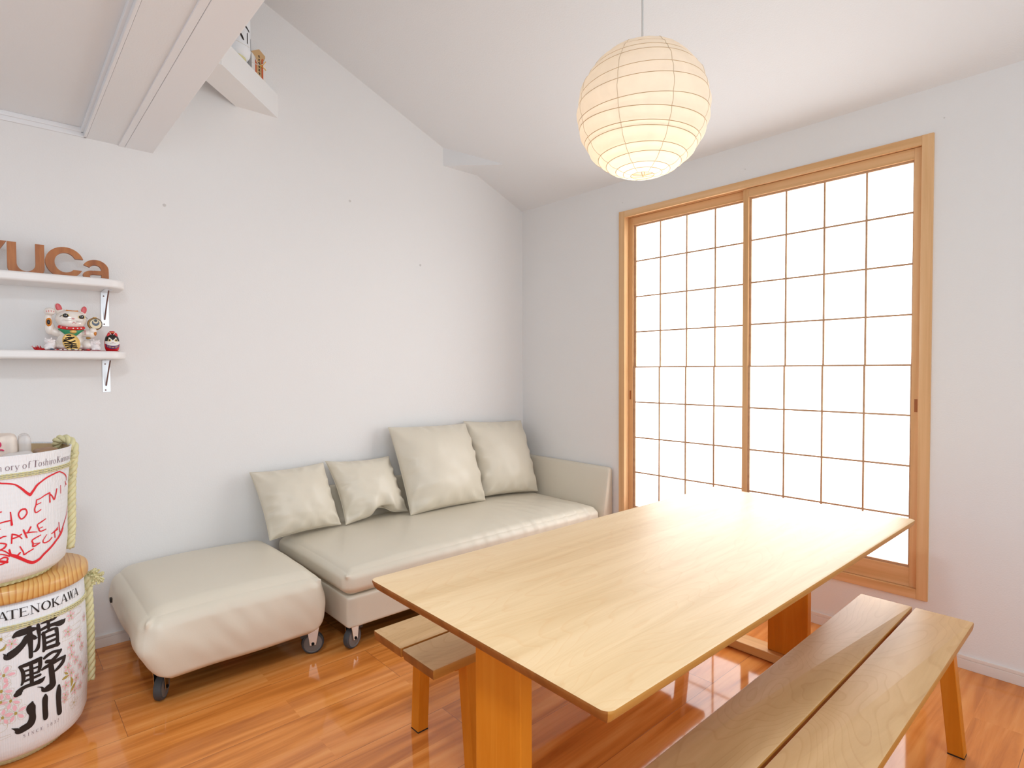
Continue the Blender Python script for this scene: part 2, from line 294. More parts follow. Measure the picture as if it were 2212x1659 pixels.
# ---------------------------------------------------------------- helpers
class MB:
    def __init__(s, M=None): s.v = []; s.f = []; s.mi = []; s.M = M; s.cur = 0
    def add(s, vs, fs, M=None):
        o = len(s.v)
        for p in vs:
            p = Vector(p)
            if M is not None: p = M @ p
            if s.M is not None: p = s.M @ p
            s.v.append(p)
        for f in fs: s.f.append(tuple(i + o for i in f)); s.mi.append(s.cur)
        return s
    def box(s, a, b, M=None):
        x0, y0, z0 = a; x1, y1, z1 = b
        return s.add([(x0,y0,z0),(x1,y0,z0),(x1,y1,z0),(x0,y1,z0),(x0,y0,z1),(x1,y0,z1),(x1,y1,z1),(x0,y1,z1)],
              [(0,3,2,1),(4,5,6,7),(0,1,5,4),(1,2,6,5),(2,3,7,6),(3,0,4,7)], M)
    def hexa(s, bot, top, M=None):
        return s.add(list(bot) + list(top), [(0,3,2,1),(4,5,6,7),(0,1,5,4),(1,2,6,5),(2,3,7,6),(3,0,4,7)], M)
    def lathe(s, prof, n=48, c=(0,0,0), M=None, rf=None, caps=True):
        vs = []; fs = []
        for j, (rr, z) in enumerate(prof):
            for i in range(n):
                a = 2*pi*i/n; q = rr if rf is None else rf(rr, z, a)
                vs.append((c[0] + q*cos(a), c[1] + q*sin(a), c[2] + z))
        for j in range(len(prof)-1):
            for i in range(n):
                k = (i+1) % n; fs.append((j*n+i, j*n+k, (j+1)*n+k, (j+1)*n+i))
        if caps:
            fs.append(tuple(reversed(range(n)))); fs.append(tuple(range((len(prof)-1)*n, len(prof)*n)))
        return s.add(vs, fs, M)
    def tube(s, pts, rad, n=8, closed=False, caps=True, M=None):
        pts = [Vector(p) for p in pts]; m = len(pts); vs = []; fs = []
        up = None
        for i, p in enumerate(pts):
            if closed: t = pts[(i+1) % m] - pts[i-1]
            else: t = pts[min(i+1, m-1)] - pts[max(i-1, 0)]
            t.normalize()
            if up is None:
                up = t.orthogonal().normalized()
            up = (up - t*up.dot(t)); up = up.normalized() if up.length > 1e-9 else t.orthogonal().normalized()
            b = t.cross(up); q = rad[i] if hasattr(rad, '__len__') else rad
            for k in range(n):
                a = 2*pi*k/n; vs.append(p + (up*cos(a) + b*sin(a))*q)
        for i in range(m if closed else m-1):
            for k in range(n):
                j = (i+1) % m; fs.append((i*n+k, i*n+(k+1) % n, j*n+(k+1) % n, j*n+k))
        if caps and not closed:
            fs.append(tuple(reversed(range(n)))); fs.append(tuple(range((m-1)*n, m*n)))
        return s.add(vs, fs, M)
    def ball(s, c, rr, n=20, m=12, M=None, rot=None):
        vs = []; fs = []; c = Vector(c)
        for j in range(m+1):
            t = pi*j/m
            for i in range(n):
                a = 2*pi*i/n; q = Vector((rr[0]*sin(t)*cos(a), rr[1]*sin(t)*sin(a), -rr[2]*cos(t)))
                if rot is not None: q = rot @ q
                vs.append(c + q)
        for j in range(m):
            for i in range(n):
                k = (i+1) % n; fs.append((j*n+i, j*n+k, (j+1)*n+k, (j+1)*n+i))
        return s.add(vs, fs, M)
    def prism(s, poly, y0, y1, M=None):
        """outline of (x, z) pairs extruded from y0 to y1"""
        n = len(poly)
        vs = [(x, y0, z) for x, z in poly] + [(x, y1, z) for x, z in poly]
        fs = [tuple(range(n)), tuple(reversed(range(n, 2*n)))] + [(i, i+n, (i+1) % n + n, (i+1) % n) for i in range(n)]
        return s.add(vs, fs, M)
    def build(s, name, m, parent=None, smooth=True, bevel=0, seg=2, angle=40, mods=None, merge=False):
        base = Vector((0, 0, 0)); q = parent
        while q is not None: base += q.location; q = q.parent
        me = bpy.data.meshes.new(name)
        me.from_pydata([tuple(p - base) for p in s.v], [], s.f)
        for k in (m if isinstance(m, (list, tuple)) else [m]): me.materials.append(MATS[k])
        if any(s.mi): me.polygons.foreach_set('material_index', s.mi)
        bm = bmesh.new(); bm.from_mesh(me)
        if merge: bmesh.ops.remove_doubles(bm, verts=bm.verts, dist=1e-5)
        bmesh.ops.recalc_face_normals(bm, faces=bm.faces); bm.to_mesh(me); bm.free()
        if smooth:
            me.polygons.foreach_set('use_smooth', [True]*len(me.polygons))
            if hasattr(me, 'set_sharp_from_angle'): me.set_sharp_from_angle(angle=radians(angle))
        o = bpy.data.objects.new(name, me); COL.objects.link(o)
        if parent is not None: o.parent = parent
        if bevel:
            b = o.modifiers.new('bevel', 'BEVEL'); b.width = bevel; b.segments = seg; b.limit_method = 'ANGLE'; b.angle_limit = radians(30); b.harden_normals = False
        return o
def tag(o, label, cat, group=None):
    o['label'] = label; o['category'] = cat
    if group: o['group'] = group
    return o
def thing(name, loc, label, cat, group=None):
    o = bpy.data.objects.new(name, None); o.location = loc; o.empty_display_size = 0.05; COL.objects.link(o)
    return tag(o, label, cat, group)
def struct(o): o['kind'] = 'structure'; return o
def lerp(a, b, t): return a + (b - a)*t
def catmull(pts, n):
    out = []; P = [pts[0]] + list(pts) + [pts[-1]]
    for i in range(1, len(P)-2):
        for k in range(n):
            t = k/n
            out.append(tuple(0.5*((2*b) + (c-a)*t + (2*a-5*b+4*c-dd)*t*t + (3*b-a-3*c+dd)*t**3) for a, b, c, dd in zip(P[i-1], P[i], P[i+1], P[i+2])))
    out.append(tuple(pts[-1])); return out
def soft_box(x0, x1, y0, y1, z0, z1, rad, n=30, fn=None, low=None):
    """rounded upholstery block as one closed grid mesh; fn moves each point (gets p and its unit cube coordinates)"""
    bm = bmesh.new(); bmesh.ops.create_cube(bm, size=2)
    bmesh.ops.subdivide_edges(bm, edges=bm.edges, cuts=n, use_grid_fill=True)
    c = Vector(((x0+x1)/2, (y0+y1)/2, (z0+z1)/2)); h = Vector(((x1-x0)/2, (y1-y0)/2, (z1-z0)/2))
    mb = MB()
    for v in bm.verts:
        t = v.co.copy(); t = Vector([sin(a*pi/2)*0.35 + a*0.65 for a in t])
        p = Vector([t[i]*h[i] for i in range(3)])
        k = max(0, min(1, (t.z + 0.7)/1.4)); q_ = rad if low is None else lerp(low, rad, k*k*(3 - 2*k))
        q = Vector([max(-(h[i]-q_), min(h[i]-q_, p[i])) for i in range(3)])
        e = p - q
        if e.length > 1e-9:
            m_ = max(abs(e.x), abs(e.y), abs(e.z)); p = q + e.normalized()*m_
        p = p + c
        if fn: p = fn(p, t)
        v.co = p
    bm.verts.index_update()
    mb.v = [v.co.copy() for v in bm.verts]; mb.f = [tuple(v.index for v in f.verts) for f in bm.faces]; mb.mi = [0]*len(mb.f)
    bm.free(); return mb
# ---------------------------------------------------------------- room
BACK, LEFT = -5.2, -5.6
SL, H0 = 0.4078, 2.587           # roof pitch and its height at the window wall
def roof(x): return H0 - SL*x
struct(MB().box((-3.85, -4.0, -0.06), (0.0, 0.0, 0.0)).build('floor', 'floorboards', smooth=False))
struct(MB().box((LEFT, BACK, -0.06), (-3.85, 0.0, 0.0)).box((-3.85, BACK, -0.06), (0.0, -4.0, 0.0)).build('bounce_floor', 'bounce_surface', smooth=False))  # unseen pale floor, added to bounce neutral light upwards
wl = struct(MB().prism([(LEFT, 0), (0, 0), (0, roof(0)), (LEFT, roof(LEFT))], 0.0, 0.12).build('wall_left', 'wallpaper', smooth=False))
for (x, z) in ((-1.479, 2.388), (-0.963, 2.049), (-2.494, 2.171)):
    MB().ball((x, 0.0, z), (0.008, 0.0008, 0.008)).build('plaster_spot', 'putty', wl)
# window wall with its opening
FY0, FY1, FZ0, FZ1 = -0.98, -2.69, 0.275, 2.36
mb = MB()
mb.box((0, FY0, 0), (0.13, 0.12, H0)).box((0, BACK, 0), (0.13, FY1, H0)).box((0, FY1, 0), (0.13, FY0, FZ0)).box((0, FY1, FZ1), (0.13, FY0, H0))
wr = struct(mb.build('wall_right', 'wallpaper', smooth=False))
for (y, z) in ((-0.985, 2.445), (-1.83, 2.45), (-2.74, 2.44)):
    MB().ball((0.0, y, z), (0.001, 0.003, 0.003)).build('pin', 'putty', wr)
# back and side walls (behind the camera) with openings added for the fill lights
mb = MB()
mb.box((LEFT, BACK-0.12, 0), (-4.4, BACK, 4.9)).box((-0.85, BACK-0.12, 0), (0.13, BACK, 4.9)).box((-4.4, BACK-0.12, 0), (-0.85, BACK, 0.92)).box((-4.4, BACK-0.12, 2.33), (-0.85, BACK, 2.62)).box((-4.4, BACK-0.12, 3.48), (-0.85, BACK, 4.9)).box((-4.4, BACK-0.12, 2.62), (-3.55, BACK, 3.48))
struct(mb.build('wall_back', 'wallpaper', smooth=False))
mb = MB()
mb.box((LEFT-0.12, BACK, 0), (LEFT, -3.35, 4.9)).box((LEFT-0.12, -1.05, 0), (LEFT, 0.12, 4.9)).box((LEFT-0.12, -3.35, 0), (LEFT, -1.05, 0.92)).box((LEFT-0.12, -3.35, 2.3), (LEFT, -1.05, 4.9))
struct(mb.build('wall_front', 'wallpaper', smooth=False))
struct(MB().add([(LEFT, BACK, roof(LEFT)), (0.13, BACK, roof(0.13)), (0.13, 0.12, roof(0.13)), (LEFT, 0.12, roof(LEFT)),
                 (LEFT, BACK, roof(LEFT)+0.1), (0.13, BACK, roof(0.13)+0.1), (0.13, 0.12, roof(0.13)+0.1), (LEFT, 0.12, roof(LEFT)+0.1)],
                [(0,3,2,1),(4,5,6,7),(0,1,5,4),(1,2,6,5),(2,3,7,6),(3,0,4,7)]).build('ceiling', 'ceiling_paper', smooth=False))
# loft over the left part: flat soffit, edge beam, fascia boards, cornice
struct(MB().box((LEFT, BACK, 2.462), (-2.80, 0.0, 2.62)).build('loft_ceiling', 'ceiling_paper', smooth=False))
struct(MB().box((-2.808, BACK, 2.424), (-2.542, 0.0, 2.95)).build('loft_beam', 'ceiling_paper', smooth=False))
struct(MB().box((-2.684, BACK, 2.419), (-2.659, 0.0, 2.43)).box((-2.6575, BACK, 2.4195), (-2.5405, 0.0, 2.43)).build('trim_1', 'white_trim', smooth=False, bevel=0.0015))
struct(MB().prism([(LEFT, 2.462), (LEFT, 2.423), (-2.808, 2.423), (-2.808, 2.462)], -0.012, -0.0005).prism([(LEFT, 2.462), (LEFT, 2.442), (-2.82, 2.442), (-2.82, 2.462)], -0.022, -0.011).build('trim_2', 'white_trim', smooth=False, bevel=0.002))
struct(MB().box((-2.820, BACK, 2.423), (-2.8085, -0.0005, 2.462)).box((-2.831, BACK, 2.442), (-2.819, -0.0005, 2.462)).build('trim_3', 'white_trim', smooth=False, bevel=0.002))
MB().lathe([(0.05, 0.0), (0.20, 0.0), (0.205, 0.01), (0.205, 0.06), (0.05, 0.065)], 48, c=(-3.25, -2.55, 2.392)).build('loft_fill_housing', 'white_trim')  # unseen housing, added to go with the fill lamp under the loft
struct(bpy.data.objects['loft_fill_housing'])
# 45 degree corner braces
def brace(x0, x1, L, sx, z0, z1):
    bot = [(x0, 0, z0), (x1, 0, z0), (x1 + sx*L, -L, z0), (x0 + sx*L, -L, z0)]
    return MB().hexa(bot, [(a, b, z1) for a, b, _ in bot])
struct(brace(-2.146, -1.917, 0.41, -1, 2.773, 2.906).build('trim_4', 'wallpaper', smooth=False))
wx = (H0 - 2.772)/SL
struct(MB().add([(-0.766, 0, 2.772), (wx-0.012, 0, 2.772), (wx-0.012, -(wx-0.012+0.766), 2.772), (-0.766, 0, roof(-0.766)+0.02), (wx-0.012, 0, 2.79), (wx-0.012, -(wx-0.012+0.766), 2.79)],
                [(0,1,2),(3,5,4),(0,2,5,3),(0,3,4,1),(1,4,5,2)]).build('trim_5', 'ceiling_paper', smooth=False))
# baseboards
struct(MB().box((LEFT, -0.009, 0), (0, -0.0002, 0.043)).box((LEFT, -0.0075, 0.043), (0, -0.0002, 0.0455)).box((LEFT, -0.009, 0.0455), (0, -0.0002, 0.058)).build('baseboard_left', 'baseboard_white', smooth=False, bevel=0.0015))
struct(MB().box((-0.009, BACK, 0), (-0.0002, -0.009, 0.043)).box((-0.0075, BACK, 0.043), (-0.0002, -0.009, 0.0455)).box((-0.009, BACK, 0.0455), (-0.0002, -0.009, 0.060)).build('baseboard_right', 'baseboard_white', smooth=False, bevel=0.0015))
# ---------------------------------------------------------------- window casing and shoji
win = bpy.data.objects.new('window_1', None); COL.objects.link(win); struct(win); win.location = (0, -1.83, 0.26)
MB().box((-0.013, -1.009, 0.258), (0.11, -0.963, 2.384)).build('jamb', 'cypress_v', win, False, 0.0015)
MB().box((-0.013, -2.706, 0.258), (0.11, -2.661, 2.384)).build('jamb', 'cypress_v', win, False, 0.0015)
mb = MB().box((-0.0125, -2.661, 2.341), (0.006, -1.009, 2.3835)).box((0.006, -2.661, 2.352), (0.11, -1.009, 2.3835)).box((0.0315, -2.661, 2.341), (0.036, -1.009, 2.353)).box((0.061, -2.661, 2.341), (0.11, -1.009, 2.353))
mb.build('head_rail', 'cypress_h', win, False, 0.001)
MB().box((-0.0125, -2.661, 0.2585), (0.11, -1.009, 0.302)).build('sill', 'cypress_h', win, False, 0.001)
MB().box((0.108, -2.69, 0.275), (0.114, -0.98, 2.36)).build('backing_board', 'paper_white', win, False)
ZR = [2.2800, 2.0500, 1.8130, 1.5780, 1.3425, 1.1070, 0.8695, 0.6340, 0.4040]
def shoji(name, ya, yb, xf, label, slw, srw, pull_left, gl, gr):
    """ya is the edge nearer the sofa; xf the front face; gl / gr the edges of the paper"""
    t = thing(name, (xf + 0.012, (ya+yb)/2, 0.3025), label, 'shoji screen', 'sliding shoji screens of the window')
    th = 0.024
    MB().box((xf, ya - slw, 0.3025), (xf + th, ya, 2.340)).build('stile', 'cypress_v', t, False, 0.001)
    MB().box((xf, yb, 0.3025), (xf + th, yb + srw, 2.340)).build('stile', 'cypress_v', t, False, 0.001)
    MB().box((xf + 0.0005, yb + srw, 2.2905), (xf + th, ya - slw, 2.3395)).build('top_rail', 'cypress_h', t, False, 0.001)
    MB().box((xf + 0.0005, yb + srw, 0.303), (xf + th, ya - slw, 0.392)).build('bottom_rail', 'cypress_h', t, False, 0.001)
    # upper and lower halves of the lattice lie in two planes
    zm = ZR[4]; a, b_ = ya - slw, yb + srw
    xu, xl = xf + 0.013, xf + 0.005
    mb = MB(); k = 0.0042
    for (x, z0, z1, g0, g1) in ((xu, zm, 2.2905, gl + 0.002, gr), (xl, 0.392, zm, gl + 0.004, gr)):
        for i in range(1, 4):
            y = lerp(g0, g1, i/4); mb.box((x, y - k, z0), (x + 0.008, y + k, z1))
        for z in ZR[1:-1]:
            if (z0 < z < z1 - 0.01) or z == zm: mb.box((x + 0.0005, b_, z - k), (x + 0.0075, a, z + k))
        mb.box((x - 0.0006, gl - 0.0005, z0 + 0.0002), (x + 0.0078, a, z1 - 0.0002)); mb.box((x - 0.0006, b_, z0 + 0.0002), (x + 0.0078, gr + 0.0005, z1 - 0.0002))
    mb.box((xu - 0.0003, b_ + 0.0003, ZR[0]), (xu + 0.0076, a - 0.0003, 2.2903)); mb.box((xl - 0.0003, b_ + 0.0003, 0.3922), (xl + 0.0076, a - 0.0003, ZR[8]))
    mb.build('lattice', 'lattice', t, False)
    MB().box((xu + 0.0082, b_, zm), (xu + 0.0090, a, 2.2905)).box((xl + 0.0082, b_, 0.392), (xl + 0.0090, a, zm)).build('paper', 'shoji_paper', t, False)
    y = ya - slw*0.42 if pull_left else yb + srw*0.42
    wd = 0.0062
    f = MB()
    f.box((xf - 0.0007, y - wd, 1.124), (xf + 0.0005, y + wd, 1.184)).build('finger_pull', 'pull_wood', t, False, 0.0003)
    return t
shoji('shoji_screen', -1.010, -1.853, 0.036, 'shoji screen on the sofa side, set back behind the other one', 0.032, 0.032, True, -1.059, -1.815)
shoji('shoji_screen', -1.8165, -2.6605, 0.0075, 'front shoji screen on the side away from the sofa', 0.0315, 0.0315, False, -1.8595, -2.6235)
# ---------------------------------------------------------------- dining table
TZ = 0.72
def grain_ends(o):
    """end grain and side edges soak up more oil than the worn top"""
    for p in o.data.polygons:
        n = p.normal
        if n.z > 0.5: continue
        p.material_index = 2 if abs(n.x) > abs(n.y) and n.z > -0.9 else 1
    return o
tb = thing('dining_table', (-1.382, -2.296, 0), 'long pale wooden dining table in front of the shoji, with slab legs', 'table')
def rounded_slab(cx, cy, lx, ly, z0, z1, rc, M=None, under=0.014, seg=8):
    mb = MB(M); prof = [(-under, z0), (-under*0.62, z0 + (z1-z0)*0.17), (-under*0.25, z0 + (z1-z0)*0.45), (-under*0.03, z0 + (z1-z0)*0.78), (0, z1 - 0.0045), (-0.0012, z1 - 0.0012), (-0.004, z1)]
    n = 4*(seg+1); vs = []; fs = []
    for (off, z) in prof:
        for q, (sx, sy) in enumerate(((1, 1), (-1, 1), (-1, -1), (1, -1))):
            for k in range(seg+1):
                a = pi/2*q + pi/2*k/seg; rr = rc + off
                vs.append((cx + sx*(lx/2 - rc) + rr*cos(a), cy + sy*(ly/2 - rc) + rr*sin(a), z))
    for j in range(len(prof)-1):
        for i in range(n):
            k = (i+1) % n; fs.append((j*n+i, j*n+k, (j+1)*n+k, (j+1)*n+i))
    fs.append(tuple(reversed(range(n)))); fs.append(tuple(range((len(prof)-1)*n, len(prof)*n)))
    return mb.add(vs, fs)
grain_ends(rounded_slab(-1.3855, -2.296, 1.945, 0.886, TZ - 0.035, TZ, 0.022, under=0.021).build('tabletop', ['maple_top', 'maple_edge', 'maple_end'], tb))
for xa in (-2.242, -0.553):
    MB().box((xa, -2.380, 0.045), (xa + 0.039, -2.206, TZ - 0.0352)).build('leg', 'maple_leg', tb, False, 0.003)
    xb = xa - 0.031
    MB().box((xb, -2.66, 0.004), (xb + 0.098, -1.93, 0.0445)).build('foot', 'maple_foot', tb, False, 0.004)
tb.rotation_euler = (0, 0, radians(-0.65))
# ---------------------------------------------------------------- benches
def bench(label, y0, y1, x0, x1):
    cx, cy = (x0+x1)/2, (y0+y1)/2; zt, th = 0.412, 0.034
    t = thing('bench', (cx, cy, 0), label, 'bench', 'wooden benches at the dining table')
    wd = (y1 - y0 - 0.009)/2
    for c in (y0 + wd/2, y1 - wd/2):
        mb = MB(); n = 0
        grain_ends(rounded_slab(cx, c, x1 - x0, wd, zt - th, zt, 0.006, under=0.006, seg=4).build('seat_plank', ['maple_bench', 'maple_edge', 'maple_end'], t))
    for xa in (x0 + 0.148, x1 - 0.192):
        for s in (-1, 1):
            yb = cy + s*(y1-y0)*0.496 - 0.002 - (0.008 if s < 0 else 0); yt = cy + s*((y1-y0)*0.5 - 0.028)
            def leg(yy, z): return [(xa, yy - s*0.047, z), (xa + 0.044, yy - s*0.047, z), (xa + 0.044, yy, z), (xa, yy, z)]
            MB().hexa(leg(yb, 0.004), leg(yt, zt - th - 0.0005)).build('leg', 'maple_leg', t, False, 0.002)
            MB().hexa([(x, y, 0.0) for x, y, z in leg(yb, 0)], [(x, y, 0.0038) for x, y, z in leg(yb, 0)]).build('foot_pad', 'dark_tag', t, False)
        yi = (y1-y0)*0.5 - 0.076
        MB().hexa([(xa + 0.006, cy - yi + 0.02, zt - th - 0.062), (xa + 0.038, cy - yi + 0.02, zt - th - 0.062), (xa + 0.038, cy + yi - 0.02, zt - th - 0.062), (xa + 0.006, cy + yi - 0.02, zt - th - 0.062)],
                  [(xa + 0.006, cy - yi - 0.0, zt - th - 0.0005), (xa + 0.038, cy - yi, zt - th - 0.0005), (xa + 0.038, cy + yi, zt - th - 0.0005), (xa + 0.006, cy + yi, zt - th - 0.0005)]).build('cross_rail', 'maple_leg', t, False, 0.001)
    return t
bench('wooden two-plank bench pushed under the table on the sofa side', -1.912, -1.543, -2.180, -0.555)
bench('wooden two-plank bench out in the open beside the table, nearest the camera', -2.958, -2.594, -2.180, -0.555)
# ---------------------------------------------------------------- castors
def castor(parent, x, y, yaw, brake=True, ztop=0.12):
    Mw = Matrix.Translation((x, y, 0)) @ Matrix.Rotation(radians(yaw), 4, 'Z')   # wheel axle along local X
    Rx = Mw @ Matrix.Translation((0, 0, 0.051)) @ Matrix.Rotation(pi/2, 4, 'Y')
    fork = MB()
    for s in (-1, 1):
        fork.add([(s*0.0185, -0.014, 0.044), (s*0.0185, 0.014, 0.044), (s*0.0185, 0.026, ztop), (s*0.0185, -0.03, ztop), (s*0.0215, -0.014, 0.044), (s*0.0215, 0.014, 0.044), (s*0.0215, 0.026, ztop), (s*0.0215, -0.03, ztop)],
                 [(0,1,2,3), (7,6,5,4), (0,4,5,1), (1,5,6,2), (2,6,7,3), (3,7,4,0)], Mw)
    fork.box((-0.0215, -0.03, ztop - 0.006), (0.0215, 0.026, ztop), Mw)
    c = fork.build('castor', 'steel', parent, False, 0.001)
    tyre = MB(); tyre.lathe([(0.0385, -0.0135), (0.044, -0.0155), (0.049, -0.012), (0.0508, -0.004), (0.0508, 0.004), (0.049, 0.012), (0.044, 0.0155), (0.0385, 0.0135)], 40, M=Rx)
    wl_ = tyre.build('wheel', 'rubber', c)
    dsc = MB(); dsc.lathe([(0.002, -0.0150), (0.036, -0.0150), (0.0380, -0.0140), (0.0395, -0.0155), (0.041, -0.0156), (0.041, 0.0156), (0.0395, 0.0155), (0.038, 0.0140), (0.036, 0.0150), (0.002, 0.0150)], 40, M=Rx)
    dsc.build('wheel_disc', 'wheel_grey', c)
    MB().lathe([(0.0068, -0.0245), (0.0068, 0.0245)], 16, M=Rx).lathe([(0.0040, -0.0262), (0.0040, 0.0262)], 12, M=Rx).build('axle_bolt', 'underside_black', c)
    if brake:
        MB().hexa([(-0.019, 0.004, 0.094), (0.019, 0.004, 0.094), (0.019, 0.05, 0.080), (-0.019, 0.05, 0.080)], [(-0.019, 0.004, 0.112), (0.019, 0.004, 0.112), (0.019, 0.058, 0.092), (-0.019, 0.058, 0.092)], Mw).build('brake_pedal', 'pedal', c, False, 0.002)
# ---------------------------------------------------------------- ottoman
ot = thing('ottoman', (-2.40, -0.44, 0), 'low beige leather ottoman on castors at the left end of the sofa', 'ottoman')
def f_ott(p, t):
    x, y, z = t
    e = (1 - x*x)*(1 - y*y)
    p = p.copy()
    if z > 0: p.z += 0.020*e*z - 0.012*(x*x)*(y*y)*z
    side = (1 - z*z)
    low = max(0, -z)
    p.x += 0.020*x*side*abs(x) + (0.070*low**1.4*abs(x) if x < 0 else -0.030*low**3*abs(x))
    p.y += 0.022*y*side*abs(y)
    n = noise.noise(Vector((p.x*5, p.y*5, p.z*7)))
    g = noise.noise(Vector((p.x*15 + p.z*9, p.y*6, p.z*6 + 3)))
    p += Vector((0.002*n, 0.005*n, 0.002*n))
    fr = max(0, -y)**4 * side
    p.y += -0.009*g*fr
    p.x += 0.006*noise.noise(Vector((p.y*9, p.z*16, 1.7)))*side*x**4*(1 if x > 0 else -1)
    k = exp(-((1 - abs(x))/0.05)**2 - ((1 + y)/0.05)**2 - ((z - 0.86)/0.22)**2)     # sewn corner ears
    p.x += 0.013*k*(1 if x > 0 else -1); p.y -= 0.018*k; p.z += 0.010*k
    return p
ob = soft_box(-2.752, -2.046, -0.822, -0.050, 0.118, 0.408, 0.075, 60, f_ott, low=0.035)
ob.build('body', 'leather', ot, angle=180)
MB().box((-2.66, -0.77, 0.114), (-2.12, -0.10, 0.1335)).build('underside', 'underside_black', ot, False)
MB().box((-2.779, -0.19, 0.268), (-2.7705, -0.165, 0.286)).build('cloth_tag', 'dark_tag', ot, False)
castor(ot, -2.676, -0.70, -30, True, 0.128); castor(ot, -2.066, -0.745, 70, True, 0.13)
castor(ot, -2.66, -0.13, 30, True, 0.13); castor(ot, -2.12, -0.13, 10, True, 0.13)
# ---------------------------------------------------------------- sofa
so = thing('sofa', (-1.0, -0.46, 0), 'beige leather sofa with low armrest in the corner below the shoji wall', 'sofa')
def f_base(p, t):
    p = p.copy(); n = noise.noise(Vector((p.x*6, p.y*6, p.z*10)))
    p.y += 0.003*n; return p
soft_box(-1.955, -0.128, -0.890, -0.048, 0.120, 0.2705, 0.014, 22, f_base).build('base_frame', 'leather', so, angle=180)
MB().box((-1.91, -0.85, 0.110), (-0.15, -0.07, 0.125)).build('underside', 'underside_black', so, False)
def f_seat(p, t):
    x, y, z = t; p = p.copy(); side = 1 - z*z
    e = (1 - x**4)*(1 - y**4)
    if z > 0: p.z += (0.020*e - 0.008*x*x*y*y)*z
    p.y += 0.010*y*side*abs(y); p.x += 0.010*x*side*abs(x) if x < 0 else 0
    k = exp(-((1 + x)/0.022)**2 - ((1 + y)/0.05)**2 - ((z - 0.75)/0.3)**2); p.x -= 0.014*k; p.y -= 0.014*k; p.z += 0.008*k
    n = noise.noise(Vector((p.x*3, p.y*4, 2.0))); p.z += 0.004*n*max(0, z)
    # gathered creases over the front edge, strongest towards the armrest end
    front = exp(-((p.y + 0.86)/0.20)**2); wgt = max(0.0, min(1.0, (p.x + 1.75)/1.3))*max(0.0, min(1.0, (-0.15 - p.x)/0.12))
    ph = p.x*66 + 2.6*noise.noise(Vector((p.x*3, 5.0, 0))) + (p.y + 0.9)*7
    cr = (0.5 + 0.5*sin(ph))**5
    amp = 0.015*front*wgt*(0.6 + 0.5*noise.noise(Vector((p.x*6, 1.0, 7))))
    if z > 0.2 or (y < -0.9): p.z += amp*cr*max(0, z); p.y -= amp*cr*0.8*max(0, -y)
    if z > 0: p.z += 0.0045*noise.noise(Vector((p.x*14 + p.y*10, p.y*5, 3)))*exp(-((p.x + 0.42)/0.28)**2)*exp(-((p.y + 0.52)/0.2)**2)
    return p
sb = soft_box(-1.966, -0.131, -0.897, -0.052, 0.272, 0.403, 0.048, 120, f_seat)
sb.build('seat_cushion', 'leather', so, angle=180)
# armrest: a wedge, wide at the foot and thin at the top
ar = MB(); prof = [(-0.014, 0.118), (-0.126, 0.118), (-0.122, 0.30), (-0.058, 0.64), (-0.05, 0.652), (-0.040, 0.657), (-0.022, 0.657), (-0.0145, 0.650)]
ys = [-0.912, -0.905, -0.893] + [lerp(-0.87, -0.09, i/12) for i in range(13)] + [-0.060, -0.052]
n_ = len(prof); vs = []; fs = []
cxm, czm = -0.06, 0.36
for j, y in enumerate(ys):
    k = {0: 0.90, 1: 0.965, len(ys)-1: 0.95}.get(j, 1.0)
    for x, z in prof:
        sag = 0.004*noise.noise(Vector((y*4, z*5, 1)))
        vs.append((cxm + (x - cxm)*k + (sag if -0.125 < x < -0.05 else 0), y, czm + (z - czm)*(0.5 + 0.5*k) - 0.006*(-0.45 - y)*(z > 0.6)))
for j in range(len(ys)-1):
    for i in range(n_): fs.append((j*n_+i, j*n_+(i+1) % n_, (j+1)*n_+(i+1) % n_, (j+1)*n_+i))
fs.append(tuple(range(n_))); fs.append(tuple(reversed(range((len(ys)-1)*n_, len(ys)*n_))))
ar.add(vs, fs).build('armrest', 'leather', so, angle=50)
bk = MB(); prof = [(-0.004, 0.118), (-0.048, 0.118), (-0.047, 0.605), (-0.040, 0.622), (-0.028, 0.628), (-0.012, 0.626), (-0.005, 0.612)]
vs = [(x, y, z) for x in (-1.93, -1.915, -1.2, -0.062) for y, z in prof]; n_ = len(prof)
fs = [(j*n_+i, j*n_+(i+1) % n_, (j+1)*n_+(i+1) % n_, (j+1)*n_+i) for j in range(3) for i in range(n_)] + [tuple(range(n_)), tuple(reversed(range(3*n_, 4*n_)))]
bk.add(vs, fs).build('backrest', 'leather', so, angle=50)
castor(so, -1.905, -0.825, -68, True, 0.122); castor(so, -0.25, -0.80, 20, True, 0.122); castor(so, -1.85, -0.13, 10, True, 0.122); castor(so, -0.25, -0.13, 0, True, 0.122)
